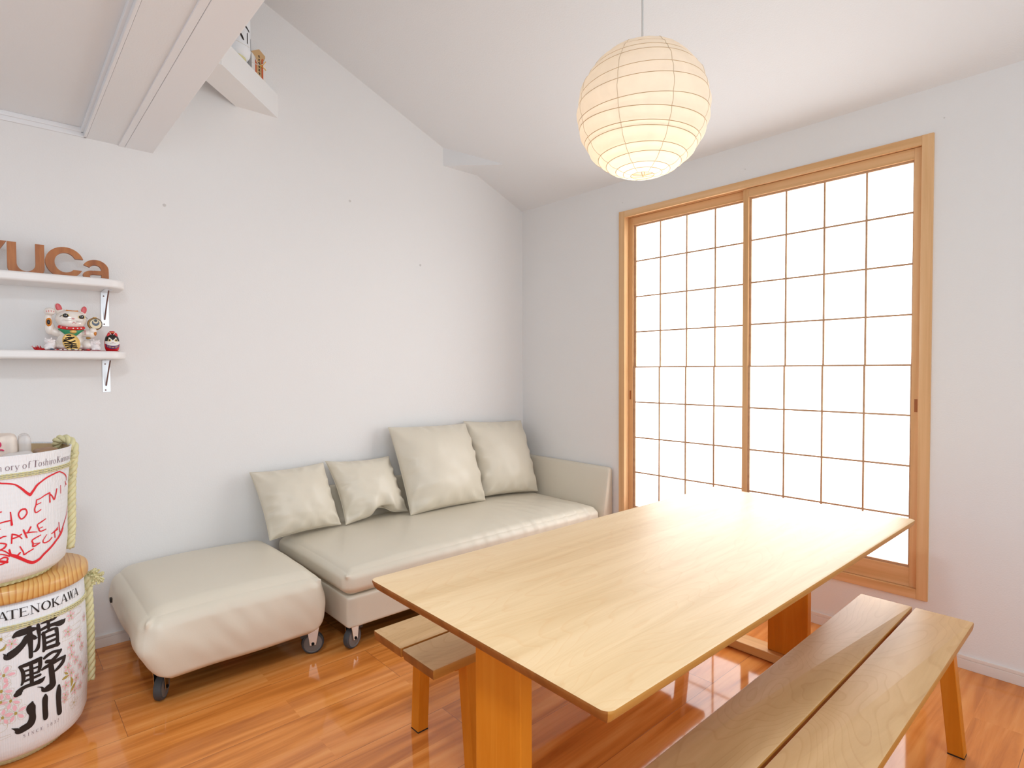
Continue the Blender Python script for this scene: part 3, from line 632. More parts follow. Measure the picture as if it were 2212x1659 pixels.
# ---------------------------------------------------------------- scatter cushions
def cushion(label, BL, BR, TL, TR, thick, seed, pull=0.045, dent=None, wr=0.010):
    BL, BR, TL, TR = map(Vector, (BL, BR, TL, TR)); c = (BL+BR+TL+TR)/4
    t = thing('cushion', (c.x, c.y, 0.412), label, 'cushion', 'beige leather cushions along the sofa')
    nrm = (BR-BL).cross(TL-BL).normalized()            # points to the room
    N_ = 44; vs = []; fs = []
    def surf(a, b, s):
        """a, b in -1..1, s = front (1) or back (-1)"""
        aa = a*(1 - pull*(1 - b*b)*abs(a)**2) ; bb = b*(1 - pull*(1 - a*a)*abs(b)**2)
        ua, ub = (aa+1)/2, (bb+1)/2
        p = BL*(1-ua)*(1-ub) + BR*ua*(1-ub) + TL*(1-ua)*ub + TR*ua*ub
        f = ((1 - a*a)*(1 - b*b))
        h = f**0.52 if f > 0 else 0
        if s > 0:
            edge = 1 - max(abs(a), abs(b))
            k = exp(-((edge - 0.10)/0.13)**2)
            nn = noise.noise(Vector((a*3.1 + seed, b*3.1, 0.3))); n2 = noise.noise(Vector((a*6.5, b*6.5 + seed, 4)))
            ang = atan2(b, a)
            rad_ = 0.5 + 0.5*sin(ang*16 + 3*noise.noise(Vector((ang*2, seed, 1))))
            q = 1 + 0.06*nn
            off = thick*h*q + wr*k*(rad_**2 - 0.4)*min(1, edge*14) + 0.003*n2*h + 0.006*noise.noise(Vector((a*2.2, b*7 + seed, 9)))*min(1, edge*8)*max(0, -a)*1.6
            if dent:
                da, db = a - dent[0], b - dent[1]
                off -= dent[2]*exp(-(da/0.16)**2)*exp(-(max(0, b + 1)/0.42)**2)
                off += 0.5*dent[2]*exp(-((da + 0.30)/0.2)**2)*exp(-((b + 0.8)/0.3)**2) + 0.4*dent[2]*exp(-((da - 0.25)/0.18)**2)*exp(-((b + 0.75)/0.3)**2)
        else:
            off = -0.40*thick*h
        p = p + nrm*off
        if dent:
            g = exp(-((a - dent[0])/0.22)**2)*exp(-((b + 1)/0.16)**2); p = p + (TL-BL).normalized()*(dent[3]*g)
        return p
    idx = {}
    for s in (1, -1):
        for i in range(N_+1):
            for j in range(N_+1):
                a, b = sin((i/N_*2-1)*pi/2*0.9)/sin(pi/2*0.9), sin((j/N_*2-1)*pi/2*0.9)/sin(pi/2*0.9)
                if s < 0 and (i in (0, N_) or j in (0, N_)): idx[s, i, j] = idx[1, i, j]; continue
                idx[s, i, j] = len(vs); vs.append(surf(a, b, s))
    for s in (1, -1):
        for i in range(N_):
            for j in range(N_):
                q = (idx[s,i,j], idx[s,i+1,j], idx[s,i+1,j+1], idx[s,i,j+1]); fs.append(q if s > 0 else q[::-1])
    cov = MB().add(vs, fs).build('cover', 'leather', t, angle=180)
    loop = [(i, 0) for i in range(N_)] + [(N_, j) for j in range(N_)] + [(i, N_) for i in range(N_, 0, -1)] + [(0, j) for j in range(N_, 0, -1)]
    MB().tube([vs[idx[1, i, j]] for i, j in loop], 0.0019, 6, closed=True).build('piping', 'leather_edge', t)
    return t
cushion('small square beige cushion at the ottoman end of the row', (-2.075,-0.222,0.418), (-1.665,-0.212,0.428), (-2.125,-0.072,0.770), (-1.705,-0.070,0.778), 0.118, 1.3, pull=0.06, wr=0.016)
cushion('small creased beige cushion with a dented lower edge, second in the row', (-1.640,-0.225,0.424), (-1.212,-0.215,0.430), (-1.690,-0.066,0.784), (-1.262,-0.068,0.770), 0.110, 5.1, pull=0.085, dent=(0.12, -0.9, 0.050, 0.075), wr=0.018)
cushion('large beige cushion in the middle of the sofa, overlapping the corner one', (-1.245,-0.300,0.424), (-0.655,-0.315,0.428), (-1.270,-0.080,0.958), (-0.655,-0.095,0.945), 0.165, 9.7, pull=0.035, wr=0.018)
cushion('large beige cushion in the corner next to the armrest', (-0.628,-0.225,0.432), (-0.150,-0.320,0.420), (-0.640,-0.055,0.955), (-0.085,-0.066,0.928), 0.150, 14.2, pull=0.035, wr=0.017)
tag(MB().ball((-2.34, -0.50, 0.034), (0.075, 0.05, 0.034), 16, 10).build('cloth_bundle', 'red_cloth'), 'dark red bundle lying in the shadow under the ottoman', 'bundle')
# ---------------------------------------------------------------- paper lantern
LX, LY, LZ, LR = -1.457, -2.163, 2.227, 0.2235
la = thing('paper_lantern', (LX, LY, roof(LX)), 'round white paper lantern hanging by its cord over the dining table', 'lamp')
hs = [0.985, 0.93, 0.865, 0.74, 0.60, 0.50, 0.27, 0.15, -0.10, -0.26, -0.47, -0.55, -0.735, -0.82, -0.91, -0.955, -0.984]
RN = 96; rings = []
for k, h in enumerate(hs):
    gap = min(abs(h - hs[max(0, k-1)]) if k else 1, abs(h - hs[min(len(hs)-1, k+1)]) if k < len(hs)-1 else 1)
    ta = min(radians(6.0), 0.42*gap)*(1 - abs(h)**4); tp = 0.9 + 0.75*k + R.uniform(-0.5, 0.5)
    rings.append((h, ta, tp))
def ring_pt(k, a):
    h, ta, tp = rings[k]
    h2 = max(-0.992, min(0.992, h + sin(ta)*cos(a - tp)*sqrt(max(0, 1 - h*h))))
    rr = sqrt(max(1e-4, 1 - h2*h2))
    return Vector((LX + LR*rr*cos(a), LY + LR*rr*sin(a), LZ + LR*1.0*h2))
sub = 5; vs = []; fs = []; rows = 0
for k in range(len(hs)-1):
    for q in range(sub if k < len(hs)-2 else sub + 1):
        t_ = q/sub
        for i in range(RN):
            a = 2*pi*i/RN; p = ring_pt(k, a).lerp(ring_pt(k+1, a), t_)
            cdir = (p - Vector((LX, LY, LZ))); rr = cdir.length
            gap = (ring_pt(k, a) - ring_pt(k+1, a)).length
            tgt = LR*(1 - 0.0) ; bow = 4*t_*(1 - t_)
            p = Vector((LX, LY, LZ)) + cdir.normalized()*lerp(rr, tgt + 0.10*gap + 0.0016*noise.noise(Vector((a*7, t_*3, k*3.1))), bow if 0 < t_ < 1 else 0)
            vs.append(p)
        rows += 1
for j in range(rows-1):
    for i in range(RN): fs.append((j*RN+i, (j+1)*RN+i, (j+1)*RN+(i+1) % RN, j*RN+(i+1) % RN))
MB().add(vs, fs).build('paper_shade', 'lantern_paper', la, angle=180)
mb = MB()
for k in range(len(hs)): mb.tube([ring_pt(k, 2*pi*i/RN) for i in range(RN)], 0.0010, 5, closed=True)
mb.build('bamboo_rib', 'rib_bamboo', la)
mb = MB()
for q in range(8):
    i0 = int((q + 0.35)*RN/8); mb.tube([Vector((LX, LY, LZ)) + (vs[j*RN + i0] - Vector((LX, LY, LZ)))*1.0015 for j in range(rows)], 0.0009, 4)
mb.build('paper_seam', 'lantern_seam', la)
wf = MB(); rb = 0.040; zb = LZ - LR*0.984
for a in (0.4, 0.4 + pi):
    pass
wf.tube([(LX + rb*cos(a_)*cos(0.5), LY + rb*cos(a_)*sin(0.5), zb + 0.012 - 0.012*sin(a_)) for a_ in [pi*i/16 for i in range(17)]], 0.0011, 5)
wf.tube([(LX + rb*cos(a_)*cos(2.1), LY + rb*cos(a_)*sin(2.1), zb + 0.012 - 0.012*sin(a_)) for a_ in [pi*i/16 for i in range(17)]], 0.0011, 5)
wf.tube([(LX + 0.012, LY, zb + 0.003), (LX + 0.004, LY, LZ - 0.10), (LX + 0.004, LY, LZ + LR*0.97)], 0.0012, 5)
wf.build('wire_frame', 'rib_bamboo', la)
MB().tube([(LX, LY, LZ + 0.02), (LX, LY, roof(LX) - 0.02)], 0.0036, 10).build('cord', 'cord_white', la)
MB().lathe([(0.035, 0), (0.045, 0.02), (0.045, 0.055)], 32, c=(LX, LY, roof(LX) - 0.056)).build('ceiling_rose', 'white_trim', la)
MB().lathe([(0.018, -0.03), (0.02, 0.0), (0.02, 0.05), (0.012, 0.07)], 24, c=(LX, LY, LZ - 0.03)).build('lamp_holder', 'white_trim', la)
MB().ball((LX, LY, LZ - 0.085), (0.032, 0.032, 0.038), 20, 12).build('bulb', 'bulb_glow', la)
pl = bpy.data.lights.new('lantern_bulb', 'POINT'); pl.energy = BULB_W; pl.color = (1.0, 0.84, 0.66); pl.shadow_soft_size = 0.035
po = bpy.data.objects.new('lantern_bulb', pl); po.location = (LX, LY, LZ - 0.150); COL.objects.link(po)
# ---------------------------------------------------------------- sake barrels
def prof_r(P, z):
    for (r0, z0), (r1, z1) in zip(P, P[1:]):
        if z <= z1: return lerp(r0, r1, max(0, (z - z0)/(z1 - z0)))
    return P[-1][0]
LP = [(.155,.03),(.185,.035),(.205,.055),(.215,.085),(.22,.186),(.2195,.364),(.216,.52),(.214,.565)]
UP = [(.175,.63),(.205,.636),(.222,.655),(.229,.72),(.231,.85),(.234,.93),(.240,.99),(.247,1.055)]
def on_barrel(c, P, ph, z, off):
    a = radians(ph - 90); q = prof_r(P, z) + off
    return (c[0] + q*cos(a), c[1] + q*sin(a), z)
def stroke(mb, c, P, pts, off=0.0012, nsub=5, cap=True):
    """painted stroke on the barrel: pts = (degrees, z, width) along its middle"""
    pts = catmull(pts, nsub) if len(pts) > 2 else [tuple(lerp(a, b, k/nsub) for a, b in zip(pts[0], pts[1])) for k in range(nsub+1)]
    S_ = [(radians(p[0])*prof_r(P, p[1]), p[1], max(0.0004, p[2])) for p in pts]
    if cap:
        def end(p, q):
            dx, dz = p[0]-q[0], p[1]-q[1]; L = sqrt(dx*dx + dz*dz) or 1; w_ = p[2]/2
            return [(p[0] + dx/L*w_*sin(t), p[1] + dz/L*w_*sin(t), 2*w_*max(0.05, cos(t))) for t in (pi*0.22, pi*0.38, pi*0.49)]
        S_ = end(S_[0], S_[1])[::-1] + S_ + end(S_[-1], S_[-2])
    vs = []; fs = []
    for i, (s_, z, w_) in enumerate(S_):
        a, b = S_[max(0, i-1)], S_[min(len(S_)-1, i+1)]
        dx, dz = b[0]-a[0], b[1]-a[1]; L = sqrt(dx*dx + dz*dz) or 1
        for k in (-1, 0, 1):
            zz = z + k*dx/L*w_/2; ss = s_ - k*dz/L*w_/2
            vs.append(on_barrel(c, P, math.degrees(ss/prof_r(P, zz)), zz, off))
    for i in range(len(S_)-1):
        for k in (0, 1): fs.append((i*3+k, i*3+k+1, (i+1)*3+k+1, (i+1)*3+k))
    mb.add(vs, fs)
T_, t_n = 0.17, 0.055
def arc(cx, cy, rx, ry, a0, a1, w0, w1=None, n=10):
    """curve whose pen is heavier where it runs upright"""
    o = []
    for i in range(n+1):
        a = radians(lerp(a0, a1, i/n)); k = abs(cos(a)); o.append((cx + rx*cos(a), cy + ry*sin(a), lerp(w0 if w1 is None else w1, w0, k)))
    return o
SER = 0.04
def ser(x, y, h): return [(x - h, y, SER), (x + h, y, SER)]
GL = {   # roman letters as pen strokes in a box: x 0-1, y 0-1, pen width in cap heights
 'T': [[(.5,0,T_),(.5,1,T_)], [(0,.97,.05),(1,.97,.05)], [(.03,.97,.05),(.0,.78,.02)], [(.97,.97,.05),(1,.78,.02)], ser(.5,.02,.25)],
 'A': [[(.12,0,.05),(.5,1,.06)], [(.5,1,.12),(.86,0,T_)], [(.25,.33,.05),(.72,.33,.05)], ser(.1,.02,.16), ser(.86,.02,.2)],
 'E': [[(.22,0,T_),(.22,1,T_)], [(.05,.97,.05),(.85,.97,.05)], [(.05,.03,.05),(.9,.03,.05)], [(.22,.52,.05),(.68,.52,.05)], [(.85,.97,.05),(.86,.78,.02)], [(.9,.03,.05),(.95,.25,.02)], [(.68,.62,.03),(.68,.42,.03)]],
 'N': [[(.16,0,.05),(.16,1,.05)], [(.14,.98,.1),(.84,.02,T_)], [(.84,0,.05),(.84,1,.05)], ser(.16,.02,.16), ser(.84,.98,.16), ser(.1,.98,.1)],
 'O': [arc(.5,.5,.42,.47,0,360,T_,.05,24)],
 'K': [[(.2,0,T_),(.2,1,T_)], [(.25,.42,.05),(.8,.98,.06)], [(.38,.52,.1),(.85,.02,T_)], ser(.2,.02,.2), ser(.2,.98,.2), ser(.8,.98,.16), ser(.87,.02,.16)],
 'W': [[(.1,1,T_),(.32,0,.1)], [(.32,0,.05),(.52,.95,.05)], [(.48,1,T_),(.7,0,.1)], [(.7,0,.05),(.92,1,.05)], ser(.1,.98,.14), ser(.48,.98,.14), ser(.92,.98,.12)],
 'S': [[(.8,.78,.05),(.6,.97,.07),(.3,.9,.1),(.25,.68,.13),(.5,.5,.16),(.76,.33,.14),(.7,.1,.1),(.45,.02,.06),(.2,.22,.05)]],
 'I': [[(.5,0,T_),(.5,1,T_)], ser(.5,.02,.28), ser(.5,.98,.28)],
 'C': [arc(.55,.5,.42,.47,50,310,T_,.06,16)],
 '1': [[(.5,0,.13),(.5,1,.13)], ser(.5,.02,.22), [(.5,1,.05),(.3,.88,.04)]],
 '8': [arc(.5,.74,.24,.23,0,360,.1,.06,14), arc(.5,.27,.3,.26,0,360,.12,.06,14)],
 '3': [[(.22,.85,.06),(.5,.98,.08),(.72,.78,.12),(.45,.56,.06)], [(.45,.56,.06),(.78,.36,.13),(.6,.04,.1),(.2,.1,.06)]],
 '2': [[(.22,.8,.06),(.45,.98,.08),(.74,.78,.13),(.55,.4,.1),(.2,.05,.06)], [(.2,.04,.08),(.8,.04,.08)]],
 'm': [[(.1,0,.1),(.1,.62,.1)], [(.1,.5,.04),(.28,.62,.06),(.42,.5,.1),(.42,0,.1)], [(.46,.5,.04),(.66,.62,.06),(.8,.5,.1),(.8,0,.1)], ser(.1,.02,.1), ser(.44,.02,.1), ser(.82,.02,.1)],
 'n': [[(.2,0,.11),(.2,.62,.11)], [(.2,.48,.04),(.5,.63,.07),(.76,.48,.11),(.76,0,.11)], ser(.2,.02,.18), ser(.76,.02,.18)],
 'o': [arc(.5,.31,.4,.3,0,360,.12,.04,18)],
 'r': [[(.3,0,.12),(.3,.62,.12)], [(.3,.45,.04),(.55,.62,.06),(.8,.56,.1)], ser(.32,.02,.26)],
 'y': [[(.12,.6,.11),(.5,.02,.1)], [(.88,.6,.05),(.5,.02,.05),(.32,-.28,.06),(.12,-.26,.09)], ser(.14,.6,.16), ser(.86,.6,.12)],
 'f': [[(.4,0,.12),(.4,.75,.12),(.6,1.0,.06),(.92,.94,.09)], [(.12,.6,.04),(.75,.6,.04)], ser(.4,.02,.26)],
 's': [[(.78,.5,.04),(.55,.62,.05),(.3,.5,.09),(.52,.32,.1),(.76,.14,.09),(.5,.0,.05),(.2,.14,.04)]],
 'h': [[(.2,0,.11),(.2,1,.11)], [(.2,.48,.04),(.5,.63,.07),(.76,.48,.11),(.76,0,.11)], ser(.2,.02,.18), ser(.76,.02,.18), ser(.12,.98,.1)],
 'i': [[(.5,0,.12),(.5,.62,.12)], [(.5,.86,.12),(.5,.9,.12)], ser(.5,.02,.3), ser(.36,.6,.14)],
 'u': [[(.22,.62,.11),(.22,.16,.11),(.5,-.01,.06),(.76,.16,.05)], [(.76,.62,.11),(.76,0,.11)], ser(.16,.6,.1), ser(.84,.02,.12)],
 'e': [[(.14,.34,.04),(.86,.36,.04),(.7,.6,.07),(.4,.6,.06),(.14,.3,.12),(.4,0,.06),(.84,.12,.05)]],
 'a': [[(.2,.5,.06),(.45,.62,.06),(.7,.48,.11),(.7,.04,.11),(.9,.04,.05)], [(.7,.36,.05),(.25,.26,.06),(.22,.06,.1),(.5,.02,.05),(.7,.16,.05)]],
 'w': [[(.08,.6,.1),(.3,.02,.08)], [(.3,.02,.04),(.5,.58,.04)], [(.48,.6,.1),(.7,.02,.08)], [(.7,.02,.04),(.92,.6,.04)]],
}
def lettering(mb, c, P, items, z0, h, off=0.0012, heavy=1.0):
    for ch, ph, wd in items:       # wd = letter width in metres
        for st in GL[ch]:
            pts = []
            for x, y, w_ in st:
                z = z0 + y*h; pts.append((ph + math.degrees((x - 0.5)*wd/prof_r(P, z)), z, w_*h*heavy))
            stroke(mb, c, P, pts, off, 4, cap=False)
def twisted(mb, path, rad, pitch, strands=3, closed=False, n=6, step=9):
    """rope of twisted strands along a path"""
    pts = [Vector(p) for p in path]; L = [0]
    for a, b in zip(pts, pts[1:] + (pts[:1] if closed else [])): L.append(L[-1] + (b-a).length)
    tot = L[-1]; turns = max(1, round(tot/pitch)); N_ = turns*step
    def at(s_):
        s_ = s_ % tot if closed else min(max(s_, 0), tot)
        for i in range(len(L)-1):
            if s_ <= L[i+1] + 1e-9:
                f = (s_ - L[i])/((L[i+1]-L[i]) or 1); return pts[i].lerp(pts[(i+1) % len(pts)], f)
        return pts[-1]
    up = Vector((0.13, 0.21, 1)).normalized()
    for q in range(strands):
        o = []
        for i in range(N_ if closed else N_+1):
            s_ = tot*i/N_; p = at(s_); tg = (at(s_ + tot*0.004) - at(s_ - tot*0.004)).normalized()
            nn = up - tg*up.dot(tg)
            if nn.length < 0.2: nn = Vector((1, 0, 0)) - tg*tg.x
            nn.normalize(); bb = tg.cross(nn); a = 2*pi*(s_/tot*turns + q/strands)
            o.append(p + (nn*cos(a) + bb*sin(a))*rad*0.52)
        mb.tube(o, rad*0.56, n, closed=closed)
def circle(c, rr, z, n=72, tilt=0): return [(c[0] + rr*cos(2*pi*i/n), c[1] + rr*sin(2*pi*i/n), z) for i in range(n)]
def straw_ring(name, c, prof, parent, ridges=84):
    def rf(rr, z, a): return rr*(1 + 0.012*sin(ridges*a + z*260) + 0.006*sin(7*a))
    MB().lathe(prof, 336, c=(c[0], c[1], 0), rf=rf).build(name, 'straw', parent)
def tassel(p, parent, n=110, L=0.036):
    mb = MB(); rr = random.Random(3)
    for i in range(n):
        a = rr.uniform(0, 2*pi); t = rr.uniform(0.0, 0.80)*pi; dr = Vector((sin(t)*cos(a), sin(t)*sin(a)*0.8, cos(t)))
        q = Vector(p) + dr*L*rr.uniform(0.75, 1.05); m_ = Vector(p) + dr*L*0.5 + Vector((rr.uniform(-.004, .004), rr.uniform(-.004, .004), 0.004))
        mb.tube([p, m_, q], [0.0014, 0.0024, 0.0040], 5)
    mb.ball(p, (0.017, 0.017, 0.017), 14, 8)
    return mb.build('tassel', 'rope', parent)
# lower barrel
LC = (-3.13, -0.646)
lb = thing('sake_barrel', (LC[0], LC[1], 0), 'white sake barrel on the floor with big black brush characters and cherry blossom', 'barrel', 'sake barrels')
straw_ring('straw_base', LC, [(.120,.002),(.140,.0),(.151,.006),(.158,.018),(.158,.030),(.150,.040),(.12,.042)], lb)
MB().lathe(LP[:2] + [(.197,.043)] + LP[2:], 128, c=(LC[0], LC[1], 0)).build('wrapped_body', 'barrel_wrap', lb, angle=180)
KANJI = [[(19,455,10.1),(44,461,20.5),(95,463,22.1),(142,463,16.4),(172,462,9.0)],[(122,480,12.4),(124,464,13.7),(125,436,17.2),(129,407,12.8),(128,373,11.8)],[(105,442,16.7),(81,425,18.4),(44,410,21.6),(2,399,24.6),(-28,394,20.8),(-44,403,5.5),(-54,408,1.1)],[(140,445,6.4),(160,432,12.7),(175,430,4.2)],[(186,472,9.5),(189,455,12.0),(192,433,8.7),(189,412,7.9),(179,395,11.5),(163,388,9.3),(142,387,2.3)],[(206,472,3.1),(249,474,9.5),(301,476,14.7),(330,479,11.9),(340,482,3.5)],[(265,472,10.7),(266,448,9.4)],[(208,452,9.4),(257,456,11.1),(316,455,12.7),(354,451,19.3),(394,451,18.0),(416,457,3.8)],[(223,438,11.2),(227,413,11.4),(228,391,12.0),(222,378,9.8)],[(216,436,8.7),(262,440,9.6),(326,439,8.0)],[(331,435,13.0),(337,409,10.7),(332,379,12.5)],[(237,419,8.6),(327,418,8.9)],[(236,401,8.7),(326,402,9.1)],[(228,384,12.4),(342,380,13.0)],[(52,349,6.9),(70,332,10.1),(75,311,11.4),(70,298,8.9),(62,289,6.6)],[(54,350,10.4),(102,351,13.6),(161,353,15.6),(194,356,12.8)],[(191,357,11.4),(192,337,11.9),(184,318,10.0),(173,313,9.3)],[(128,345,10.6),(129,317,11.9),(130,281,10.8)],[(87,331,6.8),(180,331,7.0)],[(83,315,7.5),(182,313,7.8)],[(74,297,7.6),(114,299,8.4),(161,300,9.4),(188,301,9.6)],[(21,261,8.9),(39,266,19.2),(61,275,13.6),(98,279,12.3),(156,279,14.1),(196,280,16.3),(222,287,5.0)],[(28,261,16.5),(50,265,16.7),(64,267,4.6)],[(225,352,9.8),(255,358,11.7),(300,361,9.8),(355,354,11.0)],[(359,355,11.1),(324,342,13.4),(284,332,13.8),(270,330,11.9)],[(241,337,12.1),(274,333,12.2)],[(207,316,8.2),(227,319,11.5),(270,322,13.4),(341,326,12.3),(397,326,10.0)],[(397,327,9.6),(379,311,14.4),(340,299,12.9),(302,292,7.1)],[(273,322,15.0),(278,297,18.0),(283,266,18.9),(279,248,23.9),(248,244,23.4),(213,245,13.9),(198,256,4.7),(168,263,1.3)],[(335,234,9.8),(332,212,17.9),(330,183,17.1),(337,152,17.1),(341,137,16.3)],[(224,224,8.5),(222,213,16.6),(220,184,15.8),(224,154,15.9),(224,144,14.2)],[(129,218,7.1),(120,207,23.4),(121,193,23.9),(128,178,17.9),(126,160,21.1),(109,146,24.1),(72,140,24.0),(35,137,21.3),(19,144,10.0),(-11,153,1.5)]]
mb = MB()
for st in KANJI: stroke(mb, LC, LP, [(a/10, z/1000, w_/1000) for a, z, w_ in st], 0.0013, 6)
mb.build('brush_lettering', 'ink_black', lb, angle=180)
mb = MB()
lettering(mb, LC, LP, [(c_, ph, 0.028) for c_, ph in zip('TATENOKAWA', (-12.6, -5.1, 1.4, 9.1, 17.1, 25.4, 33.4, 41.6, 49.4, 56.6))], 0.5145, 0.030, heavy=1.0)
mb.build('roman_lettering', 'ink_black', lb, angle=180)
mb = MB()
lettering(mb, LC, LP, [(c_, ph, 0.0075) for c_, ph in zip('SINCE1832', (7.1, 10.0, 13.0, 16.3, 19.6, 24.2, 27.1, 30.1, 32.8))], 0.1085, 0.0105, heavy=0.8)
mb.build('small_lettering', 'ink_grey', lb, angle=180)
FLOWERS = [(483,456,21,0),(441,406,21,0),(585,362,20,0),(472,351,19,0),(626,322,19,0),(474,317,19,0),(703,415,19,0),(-65,456,42,1),(4,434,19,0),(525,289,18,0),(586,259,17,0),(428,280,19,0),(463,253,18,0),(524,223,18,0),(406,221,18,0),(577,185,18,0),(498,183,18,0),(395,188,16,0),(391,172,13,0),(492,140,21,1),(647,225,17,0),(-52,336,40,0),(-70,286,38,0),(-13,246,32,0),(18,200,34,0),(-67,198,32,0),(-75,250,28,1)]
mp_, ml_, mo_ = MB(), MB(), MB()
for k, (a, z, rr, kind) in enumerate(FLOWERS):
    a, z, rr = a/10, z/1000, min(rr, 34)/1000.0
    for q in range(5):
        t0 = 2*pi*q/5 + 0.3 + k; dg = math.degrees(1/prof_r(LP, z)); cs, sn = cos(t0), sin(t0)
        if kind == 0: stroke(mp_, LC, LP, [(a + dg*cs*rr*0.28, z + sn*rr*0.28, rr*0.10), (a + dg*cs*rr*0.52, z + sn*rr*0.52, rr*0.32), (a + dg*cs*rr*0.74, z + sn*rr*0.74, rr*0.20)], 0.0008, 3)
        o = [(0.15, 0), (0.5, 0.27), (0.85, 0.27), (0.93, 0.0), (0.85, -0.27), (0.5, -0.27), (0.15, 0)]
        stroke(ml_, LC, LP, [(a + dg*rr*(u_*cs - v_*sn), z + rr*(u_*sn + v_*cs), 0.0007) for u_, v_ in o], 0.0010, 3, cap=False)
    stroke(mo_, LC, LP, [(a - 0.5*rr*60, z, rr*0.22), (a + 0.5*rr*60, z, rr*0.22)] if False else [(a, z - rr*0.05, rr*0.22), (a, z + rr*0.05, rr*0.22)], 0.0011, 2)
for st in [[(389,270,1.8),(409,263,7.3),(426,257,1.8)],[(367,249,1.9),(400,250,10.6),(431,251,3.0)],[(458,240,1.9),(468,222,11.7),(457,206,2.2)],[(506,208,5.0),(479,199,11.8),(448,186,1.9)],[(735,233,2.6),(710,226,6.6),(689,219,2.1)],[(-31,437,1.9),(-48,424,8.2),(-72,420,5.7)]]: stroke(mo_, LC, LP, [(a/10, z/1000, w_/1000) for a, z, w_ in st], 0.0010, 4)
for st in [[(513,472,1.8),(619,470,1.7),(647,458,2.4),(614,449,2.4),(520,451,1.8)],[(481,442,1.8),(614,448,2.4)],[(477,417,1.8),(598,418,2.0),(625,412,2.4),(602,400,2.4),(490,401,1.8)],[(377,416,1.6),(424,417,1.6)],[(379,392,1.6),(431,397,1.7),(625,396,2.3)],[(377,381,1.6),(476,379,1.8),(639,385,2.4)],[(409,166,1.9),(469,167,2.0)],[(514,144,2.3),(591,144,2.4),(659,148,2.4)],[(-80,260,1.3),(-40,266,1.3),(-10,273,1.3)],[(-81,250,1.3),(-57,251,1.3)],[(-85,181,1.3),(-47,177,1.1),(-37,166,1.0),(-51,155,1.3),(-87,149,1.3)],[(-55,183,1.4),(-6,185,1.4)],[(-88,133,1.3),(-17,135,1.4)],[(-89,123,1.3),(-12,129,1.4)]]: stroke(ml_, LC, LP, [(a/10, z/1000, 0.0008) for a, z, w_ in st], 0.0007, 4, cap=False)
mp_.build('blossom_print', 'ink_pink', lb, angle=180); ml_.build('outline_print', 'ink_line', lb, angle=180); mo_.build('leaf_print', 'ink_olive', lb, angle=180)
mb = MB()
for dz in (-0.0062, 0, 0.0062): twisted(mb, circle(LC, prof_r(LP, .4865) + 0.0028, .4865 + dz), 0.0030, 0.024, 2, closed=True, n=5, step=6)
mb.build('thin_cord', 'rope', lb, angle=180)
def side_path(c, P, ph, z0, z1, off, n=14): return [on_barrel(c, P, ph, lerp(z0, z1, i/n), off) for i in range(n+1)]
mb = MB(); twisted(mb, side_path(LC, LP, 98, 0.128, 0.535, 0.015), 0.016, 0.075, 3, n=9, step=12); mb.build('thick_rope', 'rope', lb, angle=180)
tassel(Vector(on_barrel(LC, LP, 99, 0.522, 0.038)), lb)
# wooden lid
ld = tag(MB().lathe([(.10,.566),(.220,.566),(.2265,.571),(.229,.580),(.229,.600),(.226,.610),(.219,.6155),(.10,.6158)], 96, c=(LC[0], LC[1], 0)).build('barrel_lid', 'pine_lid', None), 'round pine board lying on the lower sake barrel', 'wooden lid')
